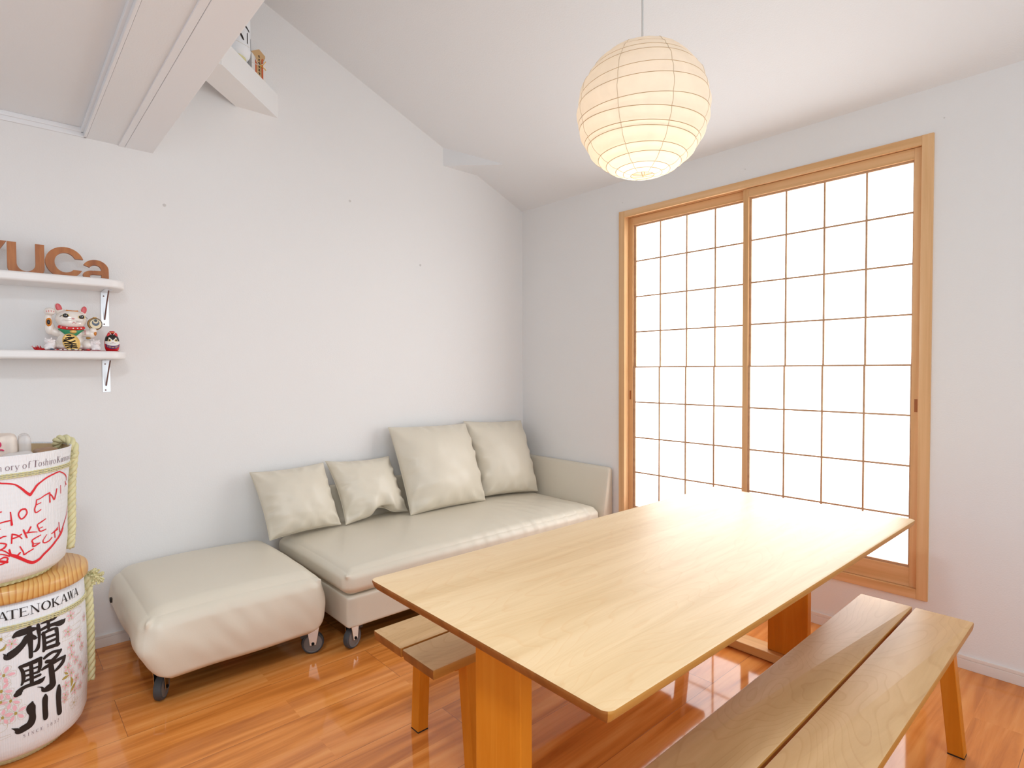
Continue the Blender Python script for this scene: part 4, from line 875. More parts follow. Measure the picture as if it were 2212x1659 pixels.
# upper barrel
UC = (-3.19, -0.65)
ub = thing('sake_barrel', (UC[0], UC[1], 0.616), 'open white sake barrel on the pine board with a hand-drawn red heart', 'barrel', 'sake barrels')
straw_ring('straw_base', UC, [(.150,.6175),(.178,.6165),(.186,.620),(.188,.627),(.183,.634),(.150,.637)], ub, 60)
MB().lathe(UP[:1] + UP[1:] + [(.2445,1.056),(.236,.99),(.228,.90),(.220,.70),(.05,.69)], 128, c=(UC[0], UC[1], 0), caps=False).build('wrapped_body', 'barrel_wrap', ub, angle=60)
MB().lathe([(.2435,1.050),(.2345,.99),(.227,.93),(.224,.86),(.0,.86)], 96, c=(UC[0], UC[1], 0), caps=False).build('inner_wall', 'barrel_inside', ub, angle=60)
mb = MB()
for st in [[(105,970,5.5),(150,966,5.5),(193,960,5.4),(218,952,6.6),(249,939,8.1),(276,926,9.3),(303,916,10.2)],[(303,916,10.5),(332,932,9.0),(354,945,8.7),(390,955,6.7),(437,965,7.0),(495,971,6.1),(565,975,5.7),(606,970,4.5),(667,959,5.9),(714,946,5.7),(723,934,4.7)],[(801,834,3.3),(737,803,5.2),(683,784,7.1),(636,763,8.0),(579,742,8.8)],[(697,931,5.2),(708,923,5.2),(732,917,4.2)],[(691,912,2.8),(719,922,3.3)],[(606,923,4.2),(611,895,4.2)],[(475,876,6.9),(472,892,5.9),(472,905,5.6)],[(472,905,5.5),(499,894,6.0),(522,881,7.3),(539,895,6.9),(552,915,6.3)],[(353,895,4.5),(347,878,5.0),(337,864,5.0),(348,852,5.1),(389,858,4.1)],[(347,878,4.7),(388,882,3.7)],[(353,895,4.7),(382,897,4.6),(429,905,5.4),(473,909,5.8)],[(265,872,7.2),(239,872,6.5),(220,859,4.9),(233,843,5.1),(254,843,5.9),(278,856,5.4),(273,869,4.6),(260,873,5.4)],[(102,840,5.0),(130,842,5.3),(163,843,5.3)],[(167,870,4.3),(171,853,4.5),(175,828,7.8)],[(433,822,3.7),(388,815,5.9),(359,809,5.0),(368,795,5.2),(384,784,5.3),(432,786,4.4)],[(374,795,4.0),(401,797,3.8)],[(252,803,5.6),(273,777,5.7)],[(305,807,6.4),(282,790,5.4)],[(271,791,4.4),(316,789,4.7),(355,785,3.1)],[(584,793,4.1),(597,759,6.1)],[(570,777,4.5),(494,763,4.2)],[(525,767,4.5),(531,747,5.4)],[(652,765,9.2),(618,750,9.8),(549,734,9.5),(483,717,10.1),(416,701,9.9),(377,689,10.7),(327,684,12.2),(290,691,11.6),(248,704,11.0),(200,720,12.6),(161,730,9.9)],[(171,767,4.5),(173,783,4.8),(176,797,4.8)],[(176,797,5.2),(215,788,4.9),(241,775,3.3)],[(175,782,5.4),(208,784,5.5),(238,790,4.9)],[(100,790,4.6),(117,794,5.3),(136,794,4.0)],[(99,775,5.0),(125,771,5.4),(137,766,5.0),(124,757,6.7),(98,752,5.6)],[(277,774,4.6),(263,792,4.5),(252,803,4.4)],[(226,750,4.3),(248,730,4.6),(254,720,5.8),(281,725,5.4),(323,731,4.8)],[(385,771,4.3),(317,762,5.8),(321,750,6.0),(324,739,6.4),(376,745,5.0)],[(323,748,3.6),(365,746,3.0)],[(441,766,2.8),(405,749,4.8),(420,740,4.8),(463,742,5.6),(496,750,4.8)],[(488,763,3.6),(569,771,5.5)],[(526,767,5.6),(531,746,6.1)],[(97,722,4.7),(123,726,6.2),(144,721,5.0),(140,712,5.8),(120,706,6.4),(97,704,5.4)],[(98,739,4.4),(126,734,4.6),(155,726,4.8)],[(98,753,4.2),(129,745,4.3),(155,733,4.3)],[(156,747,5.7),(164,729,6.9)],[(209,723,6.3),(227,730,5.4)]]:
    stroke(mb, UC, UP, [(a/10, z/1000, max(w_*0.85, 1.9)/1000) for a, z, w_ in st], 0.0012, 5)
zl = [[(105,970,5.5),(150,966,5.5),(193,960,5.4),(218,952,6.6),(249,939,8.1),(276,926,9.3),(303,916,10.2)],[(303,916,10.5),(332,932,9.0),(354,945,8.7),(390,955,6.7),(437,965,7.0),(495,971,6.1),(565,975,5.7),(606,970,4.5),(667,959,5.9),(714,946,5.7),(723,934,4.7)],[(801,834,3.3),(737,803,5.2),(683,784,7.1),(636,763,8.0),(579,742,8.8)],[(697,931,5.2),(708,923,5.2),(732,917,4.2)],[(691,912,2.8),(719,922,3.3)],[(606,923,4.2),(611,895,4.2)],[(475,876,6.9),(472,892,5.9),(472,905,5.6)],[(472,905,5.5),(499,894,6.0),(522,881,7.3),(539,895,6.9),(552,915,6.3)],[(353,895,4.5),(347,878,5.0),(337,864,5.0),(348,852,5.1),(389,858,4.1)],[(347,878,4.7),(388,882,3.7)],[(353,895,4.7),(382,897,4.6),(429,905,5.4),(473,909,5.8)],[(265,872,7.2),(239,872,6.5),(220,859,4.9),(233,843,5.1),(254,843,5.9),(278,856,5.4),(273,869,4.6),(260,873,5.4)],[(102,840,5.0),(130,842,5.3),(163,843,5.3)],[(167,870,4.3),(171,853,4.5),(175,828,7.8)],[(433,822,3.7),(388,815,5.9),(359,809,5.0),(368,795,5.2),(384,784,5.3),(432,786,4.4)],[(374,795,4.0),(401,797,3.8)],[(252,803,5.6),(273,777,5.7)],[(305,807,6.4),(282,790,5.4)],[(271,791,4.4),(316,789,4.7),(355,785,3.1)],[(584,793,4.1),(597,759,6.1)],[(570,777,4.5),(494,763,4.2)],[(525,767,4.5),(531,747,5.4)],[(652,765,9.2),(618,750,9.8),(549,734,9.5),(483,717,10.1),(416,701,9.9),(377,689,10.7),(327,684,12.2),(290,691,11.6),(248,704,11.0),(200,720,12.6),(161,730,9.9)],[(171,767,4.5),(173,783,4.8),(176,797,4.8)],[(176,797,5.2),(215,788,4.9),(241,775,3.3)],[(175,782,5.4),(208,784,5.5),(238,790,4.9)],[(100,790,4.6),(117,794,5.3),(136,794,4.0)],[(99,775,5.0),(125,771,5.4),(137,766,5.0),(124,757,6.7),(98,752,5.6)],[(277,774,4.6),(263,792,4.5),(252,803,4.4)],[(226,750,4.3),(248,730,4.6),(254,720,5.8),(281,725,5.4),(323,731,4.8)],[(385,771,4.3),(317,762,5.8),(321,750,6.0),(324,739,6.4),(376,745,5.0)],[(323,748,3.6),(365,746,3.0)],[(441,766,2.8),(405,749,4.8),(420,740,4.8),(463,742,5.6),(496,750,4.8)],[(488,763,3.6),(569,771,5.5)],[(526,767,5.6),(531,746,6.1)],[(97,722,4.7),(123,726,6.2),(144,721,5.0),(140,712,5.8),(120,706,6.4),(97,704,5.4)],[(98,739,4.4),(126,734,4.6),(155,726,4.8)],[(98,753,4.2),(129,745,4.3),(155,733,4.3)],[(156,747,5.7),(164,729,6.9)],[(209,723,6.3),(227,730,5.4)]][0][0][1]/1000     # the part of the drawing turned away to the left
for st in ([(11, zl, .005), (2, zl + .012, .005), (-8, zl + .004, .005), (-18, zl - .030, .005), (-25, zl - .085, .005), (-24, zl - .150, .005), (-14, zl - .205, .006), (2, zl - .240, .007), (14, zl - .262, .008)],
           [(-14, zl - .055, .004), (-12, zl - .120, .004)], [(-14, zl - .055, .004), (-4, zl - .045, .004), (-4, zl - .075, .004), (-13, zl - .088, .004)], [(4, zl - .065, .004), (6, zl - .125, .004)], [(5, zl - .098, .004), (11, zl - .094, .004)],
           [(10, zl - .150, .004), (4, zl - .158, .004), (6, zl - .175, .004), (11, zl - .178, .004)], [(6, zl - .190, .004), (-2, zl - .192, .004), (-4, zl - .212, .004), (5, zl - .216, .004)]): stroke(mb, UC, UP, st, 0.0012, 5)
mb.build('heart_drawing', 'ink_red', ub, angle=180)
mb = MB()
tx = [('I',-21,.012),('n',-17.6,.012),('m',-10.5,.018),('e',-5.6,.011),('m',0.3,.019),('o',6.0,.0125)] if False else [('I',-14.5,.012),('n',-11.0,.012),('m',-4.2,.018),('e',1.2,.011),('m',9.6,.020),('o',14.8,.0125),('r',17.8,.010),('y',20.8,.013),('o',25.6,.0125),('f',28.9,.0105),('T',33.3,.018),('o',36.9,.0115),('s',39.8,.009),('h',42.6,.013),('i',45.4,.007),('r',47.4,.009),('o',50.1,.0115),('K',54.9,.018),('u',58.9,.012),('r',61.4,.009),('o',64.0,.0115),('s',66.6,.009),('a',69.0,.011),('w',72.4,.016),('a',75.8,.011)]
lettering(mb, UC, UP, tx, 1.0085, 0.0225, heavy=0.72)
mb.build('roman_lettering', 'ink_grey', ub, angle=180)
mb = MB()
for dz in (-0.0058, 0, 0.0058): twisted(mb, circle(UC, prof_r(UP, .9895) + 0.0025, .9895 + dz), 0.0028, 0.022, 2, closed=True, n=5, step=6)
mb.build('thin_cord', 'rope', ub, angle=180)
mb = MB()
rim = [on_barrel(UC, UP, 116, 1.035, -0.010)] + [Vector(on_barrel(UC, UP, 108, 1.055, 0.0)) + Vector((-0.022, 0.0, 0.014)), Vector(on_barrel(UC, UP, 102, 1.055, 0.002)) + Vector((0, 0, 0.014))]
twisted(mb, [Vector(p) for p in catmull(rim + side_path(UC, UP, 97, 1.035, 0.66, 0.015, 10), 3)], 0.0155, 0.070, 3, n=9, step=12)
mb.build('thick_rope', 'rope', ub, angle=180)
# what the upper barrel holds
bw = thing('wrapped_bundle', (UC[0]-0.03, -0.70, 0.86), 'beige wrapped bundle with pink lettering in a clear bag, standing in the upper barrel', 'package')
def f_bun(p, t):
    x, y, z = t; p = p.copy()
    p.z += 0.004*noise.noise(Vector((p.x*30, p.y*20, 1))) ; p.y += 0.004*noise.noise(Vector((p.x*40, p.z*30, 5))) + 0.003*sin(p.x*160)*max(0, z)
    return p
soft_box(-3.30, -3.098, -0.770, -0.62, 0.862, 1.112, 0.022, 26, f_bun).build('wrapper', 'bundle_beige', bw, angle=180)
soft_box(-3.096, -3.062, -0.765, -0.63, 0.90, 1.108, 0.016, 14, f_bun).build('clear_end', 'clear_bag', bw, angle=180)
mb = MB()
def ring2(cx, cz, r1, y, a0=0, a1=360, w_=0.0052):
    o = [(cx + r1*cos(radians(a)), y, cz + r1*sin(radians(a))) for a in range(a0, a1 + 1, 15)]
    mb.tube(o, w_/2, 6)
yb_ = -0.7735
ring2(-3.152, 1.084, 0.0100, yb_); ring2(-3.142, 1.058, 0.0085, yb_, 30, 165); mb.tube([(-3.150, yb_, 1.066), (-3.150, yb_, 1.046)], 0.0026, 6); mb.tube([(-3.163, yb_, 1.075), (-3.163, yb_, 1.046)], 0.0026, 6); ring2(-3.178, 1.084, 0.0100, yb_, 60, 300)
mb.build('pink_lettering', 'magenta', bw)
def f_bag(p, t):
    n = noise.noise(Vector((p.x*18, p.y*18, p.z*18))); return p + Vector((0.006*n, 0.006*n, 0.008*n))
tag(soft_box(-3.15, -3.05, -0.852, -0.787, 0.862, 1.062, 0.035, 16, f_bag).build('plastic_bag', 'clear_bag', None, angle=180), 'crumpled clear plastic bag at the front inside the upper barrel', 'plastic bag')
tag(soft_box(-3.052, -2.985, -0.76, -0.56, 0.862, 1.048, 0.02, 16, f_bag).build('snack_packet', 'brown_food', None, angle=180), 'brown packet at the right inside the upper barrel, beside the rope knot', 'packet')
# ---------------------------------------------------------------- wall shelves
def shelf(label, z0, z1, zb):
    t = thing('wall_shelf', (-3.3, -0.10, z0), label, 'shelf', 'white shelves on the sofa wall')
    xe, dp, rc = -2.690, 0.205, 0.085
    out = [(-4.3, 0.0), (xe, 0.0)] + [(xe - rc + rc*cos(a), -dp + rc - rc*sin(a)) for a in [pi/2*i/10 for i in range(11)]] + [(-4.3, -dp)]
    n = len(out); vs = [(x, y - 0.0005, z) for z in (z0, z1) for x, y in out]
    fs = [tuple(range(n)), tuple(reversed(range(n, 2*n)))] + [(i, (i+1) % n, (i+1) % n + n, i + n) for i in range(n)]
    MB().add(vs, fs).build('board', 'shelf_white', t, True, 0.009, 4, angle=60)
    for xb in (-2.752, -3.95):
        b = MB().box((xb - 0.0155, -0.0026, zb), (xb + 0.0155, -0.0003, z0 - 0.0005)).box((xb - 0.0155, -0.125, z0 - 0.0028), (xb + 0.0155, -0.0026, z0 - 0.0003)).build('bracket', 'galvanised', t, False, 0.0006)
        MB().tube([(xb + 0.002, -0.118, z0 - 0.006), (xb, -0.060, z0 - 0.064), (xb - 0.002, -0.006, zb + 0.032)], 0.0032, 8).build('stay', 'rust_rod', b)
        for z in (z0 - 0.020, zb + 0.010):
            MB().ball((xb - 0.004, -0.0028, z), (0.0034, 0.0016, 0.0034), 12, 6).build('screw', 'rust_rod', b)
    return t
shelf('upper white shelf on the sofa wall, carrying the wooden letters', 1.709, 1.748, 1.545)
shelf('lower white shelf on the sofa wall, carrying the lucky cat', 1.384, 1.4205, 1.229)
# wooden letters
def thick(pts, wd, n=8):
    """2D outline of a constant-width pen line"""
    P_ = catmull(pts, n) if len(pts) > 2 else pts
    Lf, Rt = [], []
    for i, p in enumerate(P_):
        a, b = P_[max(0, i-1)], P_[min(len(P_)-1, i+1)]; dx, dz = b[0]-a[0], b[1]-a[1]; L = sqrt(dx*dx+dz*dz) or 1
        w_ = (p[2] if len(p) > 2 else wd)/2
        Lf.append((p[0] - dz/L*w_, p[1] + dx/L*w_)); Rt.append((p[0] + dz/L*w_, p[1] - dx/L*w_))
    return Lf + Rt[::-1]
def ell(cx, cz, rx, rz, a0, a1, n): return [(cx + rx*cos(radians(lerp(a0, a1, i/n))), cz + rz*sin(radians(lerp(a0, a1, i/n)))) for i in range(n+1)]
ZL = 1.7482; Y0, Y1 = -0.106, -0.085
def letter(polys, what, label):
    mb = MB()
    for q in polys: mb.prism(q, Y0, Y1)
    return tag(mb.build('wooden_letter', 'letter_wood', None, True, 0.0, angle=35), label, 'wooden letter', 'wooden letters on the upper shelf')
# U: two stems joined by a round bowl
xl, xr, st_ = -3.102, -2.9785, 0.0305
inner = [(xl + st_, 1.884), (xl + st_, 1.80)] + ell((xl+xr)/2, 1.797, (xr-xl)/2 - st_, 0.035, 180, 360, 14) + [(xr - st_, 1.80), (xr - st_, 1.884)]
outer = [(xr, 1.884), (xr, 1.776)] + ell(xr - 0.03, 1.7772, 0.03, 0.029, 0, -90, 8) + ell(xl + 0.03, 1.7772, 0.03, 0.029, -90, -180, 8) + [(xl, 1.776), (xl, 1.884)]
letter([inner + outer], 'U', 'brown wooden letter U, the tallest whole one, left of the C')
cx_, cz_ = -2.9075, 1.8145
letter([ell(cx_, 1.8165, 0.0690, 0.0684, 17, 333, 34) + ell(cx_ + 0.002, 1.8165, 0.0385, 0.0440, 317, 27, 28)], 'C', 'brown wooden letter C between the U and the small a')
# a: top hook and stem, then the bowl
hook = ell(-2.796, 1.796, 0.0495, 0.0455, 155, 8, 20) + [(-2.7465, 1.790), (-2.7465, ZL), (-2.7745, ZL), (-2.7745, 1.797)] + ell(-2.797, 1.797, 0.0225, 0.0205, 10, 157, 12)
bowl = [(-2.7740, 1.7930), (-2.803, 1.7915)] + ell(-2.8075, 1.7690, 0.036, 0.0220, 80, 270, 16) + [(-2.7740, 1.7485), (-2.7740, 1.7560)] + ell(-2.802, 1.7650, 0.016, 0.0085, -60, -270, 12)[:] + [(-2.7740, 1.7745)]
letter([hook, bowl], 'a', 'small brown wooden letter a at the right end of the word')
letter([thick([(-3.164, ZL), (-3.164, 1.806)], 0.031, 1), [(-3.152, 1.797), (-3.1035, 1.884), (-3.139, 1.884), (-3.178, 1.812)], [(-3.176, 1.797), (-3.2245, 1.884), (-3.189, 1.884), (-3.150, 1.812)]], 'Y', 'brown wooden letter Y cut off by the left edge of the picture')
# ---------------------------------------------------------------- ornaments on the lower shelf
ZS = 1.4207
tag(MB().hexa([(-3.012, -0.16, ZS), (-2.722, -0.178, ZS), (-2.722, -0.06, ZS), (-3.012, -0.06, ZS)], [(-3.012, -0.16, ZS + 0.0022), (-2.722, -0.178, ZS + 0.0022), (-2.722, -0.06, ZS + 0.0022), (-3.012, -0.06, ZS + 0.0022)]).build('mat', 'red_cloth', None, True, 0.0005), 'thin dark red mat under the ornaments on the lower shelf', 'mat')
mb = MB(); rr = random.Random(5)
for i in range(46):
    a = rr.uniform(0, 2*pi); t = rr.uniform(0.15, 0.5)*pi; L_ = rr.uniform(0.010, 0.021)
    b0 = (-3.0 + rr.uniform(-.022, .012), -0.15 + rr.uniform(-.008, .008), ZS + 0.0035)
    mb.tube([b0, (b0[0] + L_*0.6*sin(t)*cos(a), b0[1] + L_*0.6*sin(t)*sin(a), b0[2] + L_*cos(t)), (b0[0] + L_*sin(t)*cos(a), b0[1] + L_*sin(t)*sin(a), b0[2] + L_*0.8*cos(t))], [0.0012, 0.0011, 0.0006], 5)
mb.ball((-3.004, -0.15, ZS + 0.0042), (0.018, 0.008, 0.005), 14, 8)
tag(mb.build('tassel_ornament', 'red_gloss', None, angle=180), 'bright red fringed tassel at the left end of the red mat', 'tassel')
ZM = ZS + 0.0024
def blob(name, balls, m, parent, vox=0.0022, smooth_it=4):
    """several swellings fused into one continuous skin"""
    mb = MB()
    for c, rr_, *ro in balls: mb.ball(c, rr_, 24, 14, rot=ro[0] if ro else None)
    o = mb.build(name, m, parent, angle=180)
    md = o.modifiers.new('fuse', 'REMESH'); md.mode = 'VOXEL'; md.voxel_size = vox; md.use_smooth_shade = True
    sm = o.modifiers.new('soften', 'SMOOTH'); sm.factor = 0.5; sm.iterations = smooth_it
    return o
KX, YC = 0.000206, -0.112
def W(x, y, dy=0.0): return Vector((-2.894 + (x - 900)*KX, YC + dy, ZM + (1318 - y)*KX))
def k(v): return v*KX
cat = thing('lucky_cat', (-2.894, YC, ZM), 'large white beckoning cat figurine with a green bib and a gold coin', 'figurine')
Ry = lambda a: Matrix.Rotation(a, 3, 'Y')
blob('body', [(W(900, 1130), (k(250), k(190), k(215))), (W(900, 1230), (k(290), k(215), k(110))), (W(900, 930, -0.004), (k(230), k(160), k(160))),
    (W(560, 1210, -0.010), (k(110), k(160), k(110))), (W(1180, 1200, -0.014), (k(120), k(165), k(125))),
    (W(910, 645, -0.010), (k(280), k(205), k(205))), (W(910, 720, -0.016), (k(240), k(190), k(150))),
    (W(640, 930, -0.006), (k(120), k(95), k(90)), Ry(0.5)), (W(545, 850, -0.010), (k(90), k(85), k(140))), (W(525, 690, -0.012), (k(72), k(75), k(190))), (W(545, 500, -0.020), (k(98), k(90), k(85))), (W(560, 520, -0.030), (k(80), k(60), k(50))),
    (W(1190, 940, -0.012), (k(110), k(95), k(85))), (W(1255, 950, -0.016), (k(95), k(85), k(100))), (W(1285, 880, -0.022), (k(75), k(70), k(75))),
    (W(700, 440, 0.0), (k(70), k(45), k(150)), Ry(-0.18)), (W(745, 500, 0), (k(100), k(60), k(90))), (W(1130, 470, 0.0), (k(62), k(42), k(140)), Ry(0.16)), (W(1090, 520, 0), (k(95), k(60), k(80)))],
    'ceramic', cat, 0.0022, 5)
for (x, y, rx, rz, a) in ((704, 400, 54, 92, -0.3), (1140, 432, 50, 88, 0.22)):
    MB().ball(W(x, y, -0.0075), (k(rx), k(14), k(rz)), 18, 10, rot=Ry(a)).build('ear_lining', 'ear_red', cat)
for (x, y, rx, rz) in ((808, 580, 62, 40), (1083, 598, 58, 37)):
    f = -0.0505
    e = MB().ball(W(x + (6 if x < 900 else -4), y, f + 0.0035), (k(rx*1.12), k(16), k(rz)), 20, 10).build('eye', 'eye_yellow', cat)
    MB().ball(W(x - 4, y, f + 0.0012), (k(rx*0.84), k(14), k(rz*1.02)), 20, 10).build('pupil', 'black_gloss', e)
    MB().ball(W(x + 8, y - 10, f - 0.0016), (k(8), k(4), k(8)), 8, 6).build('glint', 'paper_white', e)
    s_ = -1 if x < 900 else 1
    MB().tube(catmull([W(x - s_*50, y + 28, f + 0.004), W(x + s_*0, y - 42, f + 0.002), W(x + s_*60, y - 10, f + 0.006), W(x + s_*100, y + 22, f + 0.012)], 5), k(5), 5).build('lash_line', 'black_gloss', e)
MB().ball(W(930, 640, -0.0525), (k(26), k(16), k(17)), 14, 8).build('nose', 'pink_soft', cat)
MB().tube(catmull([W(890, 722, -0.0512), W(915, 738, -0.0545), W(940, 712, -0.0550), W(965, 736, -0.0545), W(992, 722, -0.0512)], 5), k(5), 5).build('mouth', 'ear_red', cat)
for s_, x0 in ((-1, 880), (1, 980)):
    for dz in (0, 22, 44): MB().tube(catmull([W(x0, 690 + dz*0.4, -0.0530), W(x0 + s_*70, 680 + dz*0.8, -0.0505), W(x0 + s_*150, 650 + dz*1.5, -0.0410)], 4), k(2.6), 4).build('whisker', 'whisker', cat)
MB().tube(catmull([W(690, 815, -0.034), W(760, 842, -0.045), W(900, 850, -0.052), W(1040, 846, -0.047), W(1115, 825, -0.034)], 6), k(34), 10).build('collar', 'red_gloss', cat)
mb = MB()
for x, y, dy in ((728, 830, -0.0475), (820, 843, -0.0555), (925, 850, -0.0590), (1000, 846, -0.0565), (1062, 840, -0.0520)): mb.ball(W(x, y, dy), (k(15), k(8), k(15)), 10, 6)
mb.build('collar_dots', 'paper_white', cat)
vs = []; fs = []; n_ = 16
for j in range(7):
    for i in range(n_+1):
        u_ = i/n_*2 - 1; t_ = j/6
        x = 900 + 220*u_*(1 - 0.35*t_*t_); y = 858 + (150*sqrt(max(0, 1 - u_*u_*0.92)) + 10)*t_
        vs.append(W(x, y, -0.0520 + 0.019*u_*u_ + 0.004*t_))
for j in range(6):
    for i in range(n_): fs.append((j*(n_+1)+i, j*(n_+1)+i+1, (j+1)*(n_+1)+i+1, (j+1)*(n_+1)+i))
bb = MB().add(vs, fs).build('bib', 'green_gloss', cat, angle=180)
bs = bb.modifiers.new('thickness', 'SOLIDIFY'); bs.thickness = 0.004; bs.offset = 0
MB().ball(W(925, 918, -0.0555), (k(62), k(34), k(40)), 18, 10).build('bell', 'gold', cat)
Rk = Matrix.Rotation(0.16, 3, 'Y') @ Matrix.Rotation(-0.12, 3, 'X')
coin = MB().ball(W(890, 1150, -0.0520), (k(148), k(26), k(196)), 32, 16, rot=Matrix.Rotation(-0.38, 3, 'Y')).build('coin', 'gold', cat)
mb = MB()
for q in ([(790, 1000), (850, 985), (880, 1000)], [(765, 1060), (860, 1035), (930, 1050)], [(730, 1100), (830, 1085), (950, 1030)], [(720, 1135), (790, 1125), (870, 1150), (970, 1110)], [(745, 1185), (850, 1175), (990, 1190)], [(760, 1230), (850, 1215), (1000, 1235)], [(790, 1275), (880, 1255), (1010, 1275)], [(840, 1045), (835, 1100)], [(900, 1180), (880, 1290)]):
    P_ = [W(890 + (x - 890)*0.84, 1150 + (y - 1150)*0.92, 0) for x, y in q]; o = []
    for p in catmull([tuple(p) for p in P_], 4) if len(P_) > 2 else [tuple(p) for p in P_]:
        dx, dz = (p[0] - W(890, 0).x)/k(165), (p[2] - W(0, 1150).z)/k(190)
        o.append((p[0], YC - 0.0520 - k(26)*sqrt(max(0.06, 1 - dx*dx - dz*dz)), p[2]))
    mb.tube(o, k(15), 6)
mb.build('brush_mark', 'black_gloss', coin)
ml2 = MB(); ml2.lathe([(k(20), -k(46)), (k(120), -k(46)), (k(138), -k(20)), (k(138), k(20)), (k(120), k(46)), (k(20), k(46))], 32, M=Matrix.Translation(W(1325, 725, -0.018)) @ Matrix.Rotation(pi/2, 4, 'X'))
ham = ml2.build('mallet', 'gold_dark', cat)
dsk = lambda r_, y_, x0=1335, z0=725: MB().lathe([(k(2), 0), (k(r_), 0), (k(r_), 0.0008), (k(2), 0.0008)], 32, M=Matrix.Translation(W(x0, z0, -0.018 - k(46) - y_)) @ Matrix.Rotation(pi/2, 4, 'X'))
dsk(118, 0.0).build('face_rim', 'black_gloss', ham); dsk(105, 0.0008).build('face_disc', 'cream', ham); dsk(68, 0.0016, 1335, 700).build('face_mark', 'grey_stone', ham); dsk(46, 0.0024, 1335, 672).build('face_ring', 'cream', ham); dsk(30, 0.0032, 1335, 655).build('face_dot', 'black_gloss', ham)
MB().tube([W(1325, 600, -0.018), W(1325, 575, -0.018)], [k(28), k(40)], 14).build('mallet_knob', 'gold', ham)
MB().ball(W(1195, 1045, -0.031), (k(46), k(30), k(26)), 14, 8).build('mallet_handle', 'gold_dark', cat)
MB().ball(W(527, 725, -0.0250), (k(52), k(22), k(95)), 16, 10).build('patch', 'spot_orange', cat)
MB().ball(W(522, 725, -0.0290), (k(30), k(14), k(52)), 14, 8).build('patch', 'black_gloss', cat)
MB().ball(W(1318, 930, -0.0230), (k(34), k(60), k(62)), 14, 8).build('patch', 'spot_orange', cat)
MB().ball(W(1336, 930, -0.0200), (k(22), k(50), k(40)), 14, 8).build('patch', 'black_gloss', cat)
mb = MB()
for x in (487, 525, 565, 610): mb.tube([W(x, 480 + (10 if x in (487, 610) else 0), -0.0405), W(x + 2, 520, -0.0415)], k(6), 5)
mb.build('claw_line', 'ear_red', cat); mb = MB()
for z in (868, 900, 930, 958): mb.tube([W(1128, z, -0.031), W(1158, z + 6, -0.032)], k(5), 5)
mb.build('claw_line', 'ear_red', cat)
MB().tube(catmull([W(820, 455, -0.024), W(930, 470, -0.030), W(1030, 458, -0.024)], 5), k(12), 6).build('crown_mark', 'spot_orange', cat)
# two little plain white cats
def kitten(x, label, face, hh):
    t = thing('kitten_figurine', (W(x, 0).x, -0.150, ZM), label, 'figurine', 'small white cat figurines')
    q = lambda dx, dz, dy=0.0: Vector((t.location.x + dx*face*KX, -0.150 + dy, ZM + dz*KX*hh))
    blob('body', [(q(0, 62), (k(92), k(85), k(70))), (q(10, 110), (k(72), k(66), k(70))), (q(-6, 182, -0.003), (k(78), k(66), k(58))), (q(-58, 232), (k(20), k(14), k(30))), (q(40, 238), (k(20), k(14), k(32))), (q(82, 150, -0.004), (k(22), k(24), k(60))), (q(84, 200, -0.006), (k(24), k(24), k(24))), (q(-50, 30, -0.010), (k(36), k(40), k(30))), (q(50, 30, -0.010), (k(36), k(40), k(30)))], 'ceramic_matt', t, 0.0016, 3)
    MB().ball(q(-10, 176, -0.0165), (k(9), k(6), k(6)), 8, 6).build('nose', 'pink_soft', t)
    mb = MB()
    for s_ in (-1, 1): mb.tube([q(-10 + s_*34, 192, -0.0152), q(-10 + s_*20, 188, -0.0165)], k(3.2), 4)
    mb.build('eye_line', 'whisker', t)
    return t
kitten(520, 'tiny white cat figurine at the left foot of the big cat', 1, 1.0)
kitten(1325, 'tiny white cat figurine between the big cat and the dog figurine', -1, 0.93)
# round papier-mache dog
dg = thing('dog_figurine', (W(1635, 0).x, -0.125, ZM), 'round red papier-mache dog figurine with white face, right end of the lower shelf', 'figurine')
DX = dg.location.x
EP = [(0.001, 0), (.020, 0.0), (.0265, .010), (.0292, .026), (.0290, .042), (.0268, .058), (.0220, .070), (.0140, .078), (0.001, .081)]
EPc = catmull([(a, b) for a, b in EP], 10)
mb = MB(); mb.lathe(EPc, 144, c=(DX, -0.125, ZM), caps=False)
body = mb.build('body', ['red_gloss', 'paper_white', 'black_gloss'], dg, angle=180)
for pgn in body.data.polygons:
    c = pgn.center + Vector((0, 0, 0)); a = atan2(c.x, -c.y); z = c.z
    vee = 0.052 + 0.012*min(1, abs(a)/0.55) if abs(a) < 0.75 else 0.0
    lo = 0.0225 + 0.010*min(1, (abs(a)/1.05)**2)
    pgn.material_index = 0
    if abs(a) < 1.25 and z > lo: pgn.material_index = 1
    if z > 0.062 or (abs(a) < 0.42 and z > 0.0485 + 0.030*abs(a)) or (0.62 < abs(a) < 1.5 and z > 0.046): pgn.material_index = 2
    if abs(a) > 1.5 and z > 0.02: pgn.material_index = 0
def DW(a, z, off): 
    q = next((lerp(p0[0], p1[0], (z - p0[1])/max(1e-6, p1[1]-p0[1])) for p0, p1 in zip(EPc[11:], EPc[12:]) if p0[1] <= z <= p1[1]), 0.027) + off
    return Vector((DX + q*sin(a), -0.125 - q*cos(a), ZM + z))
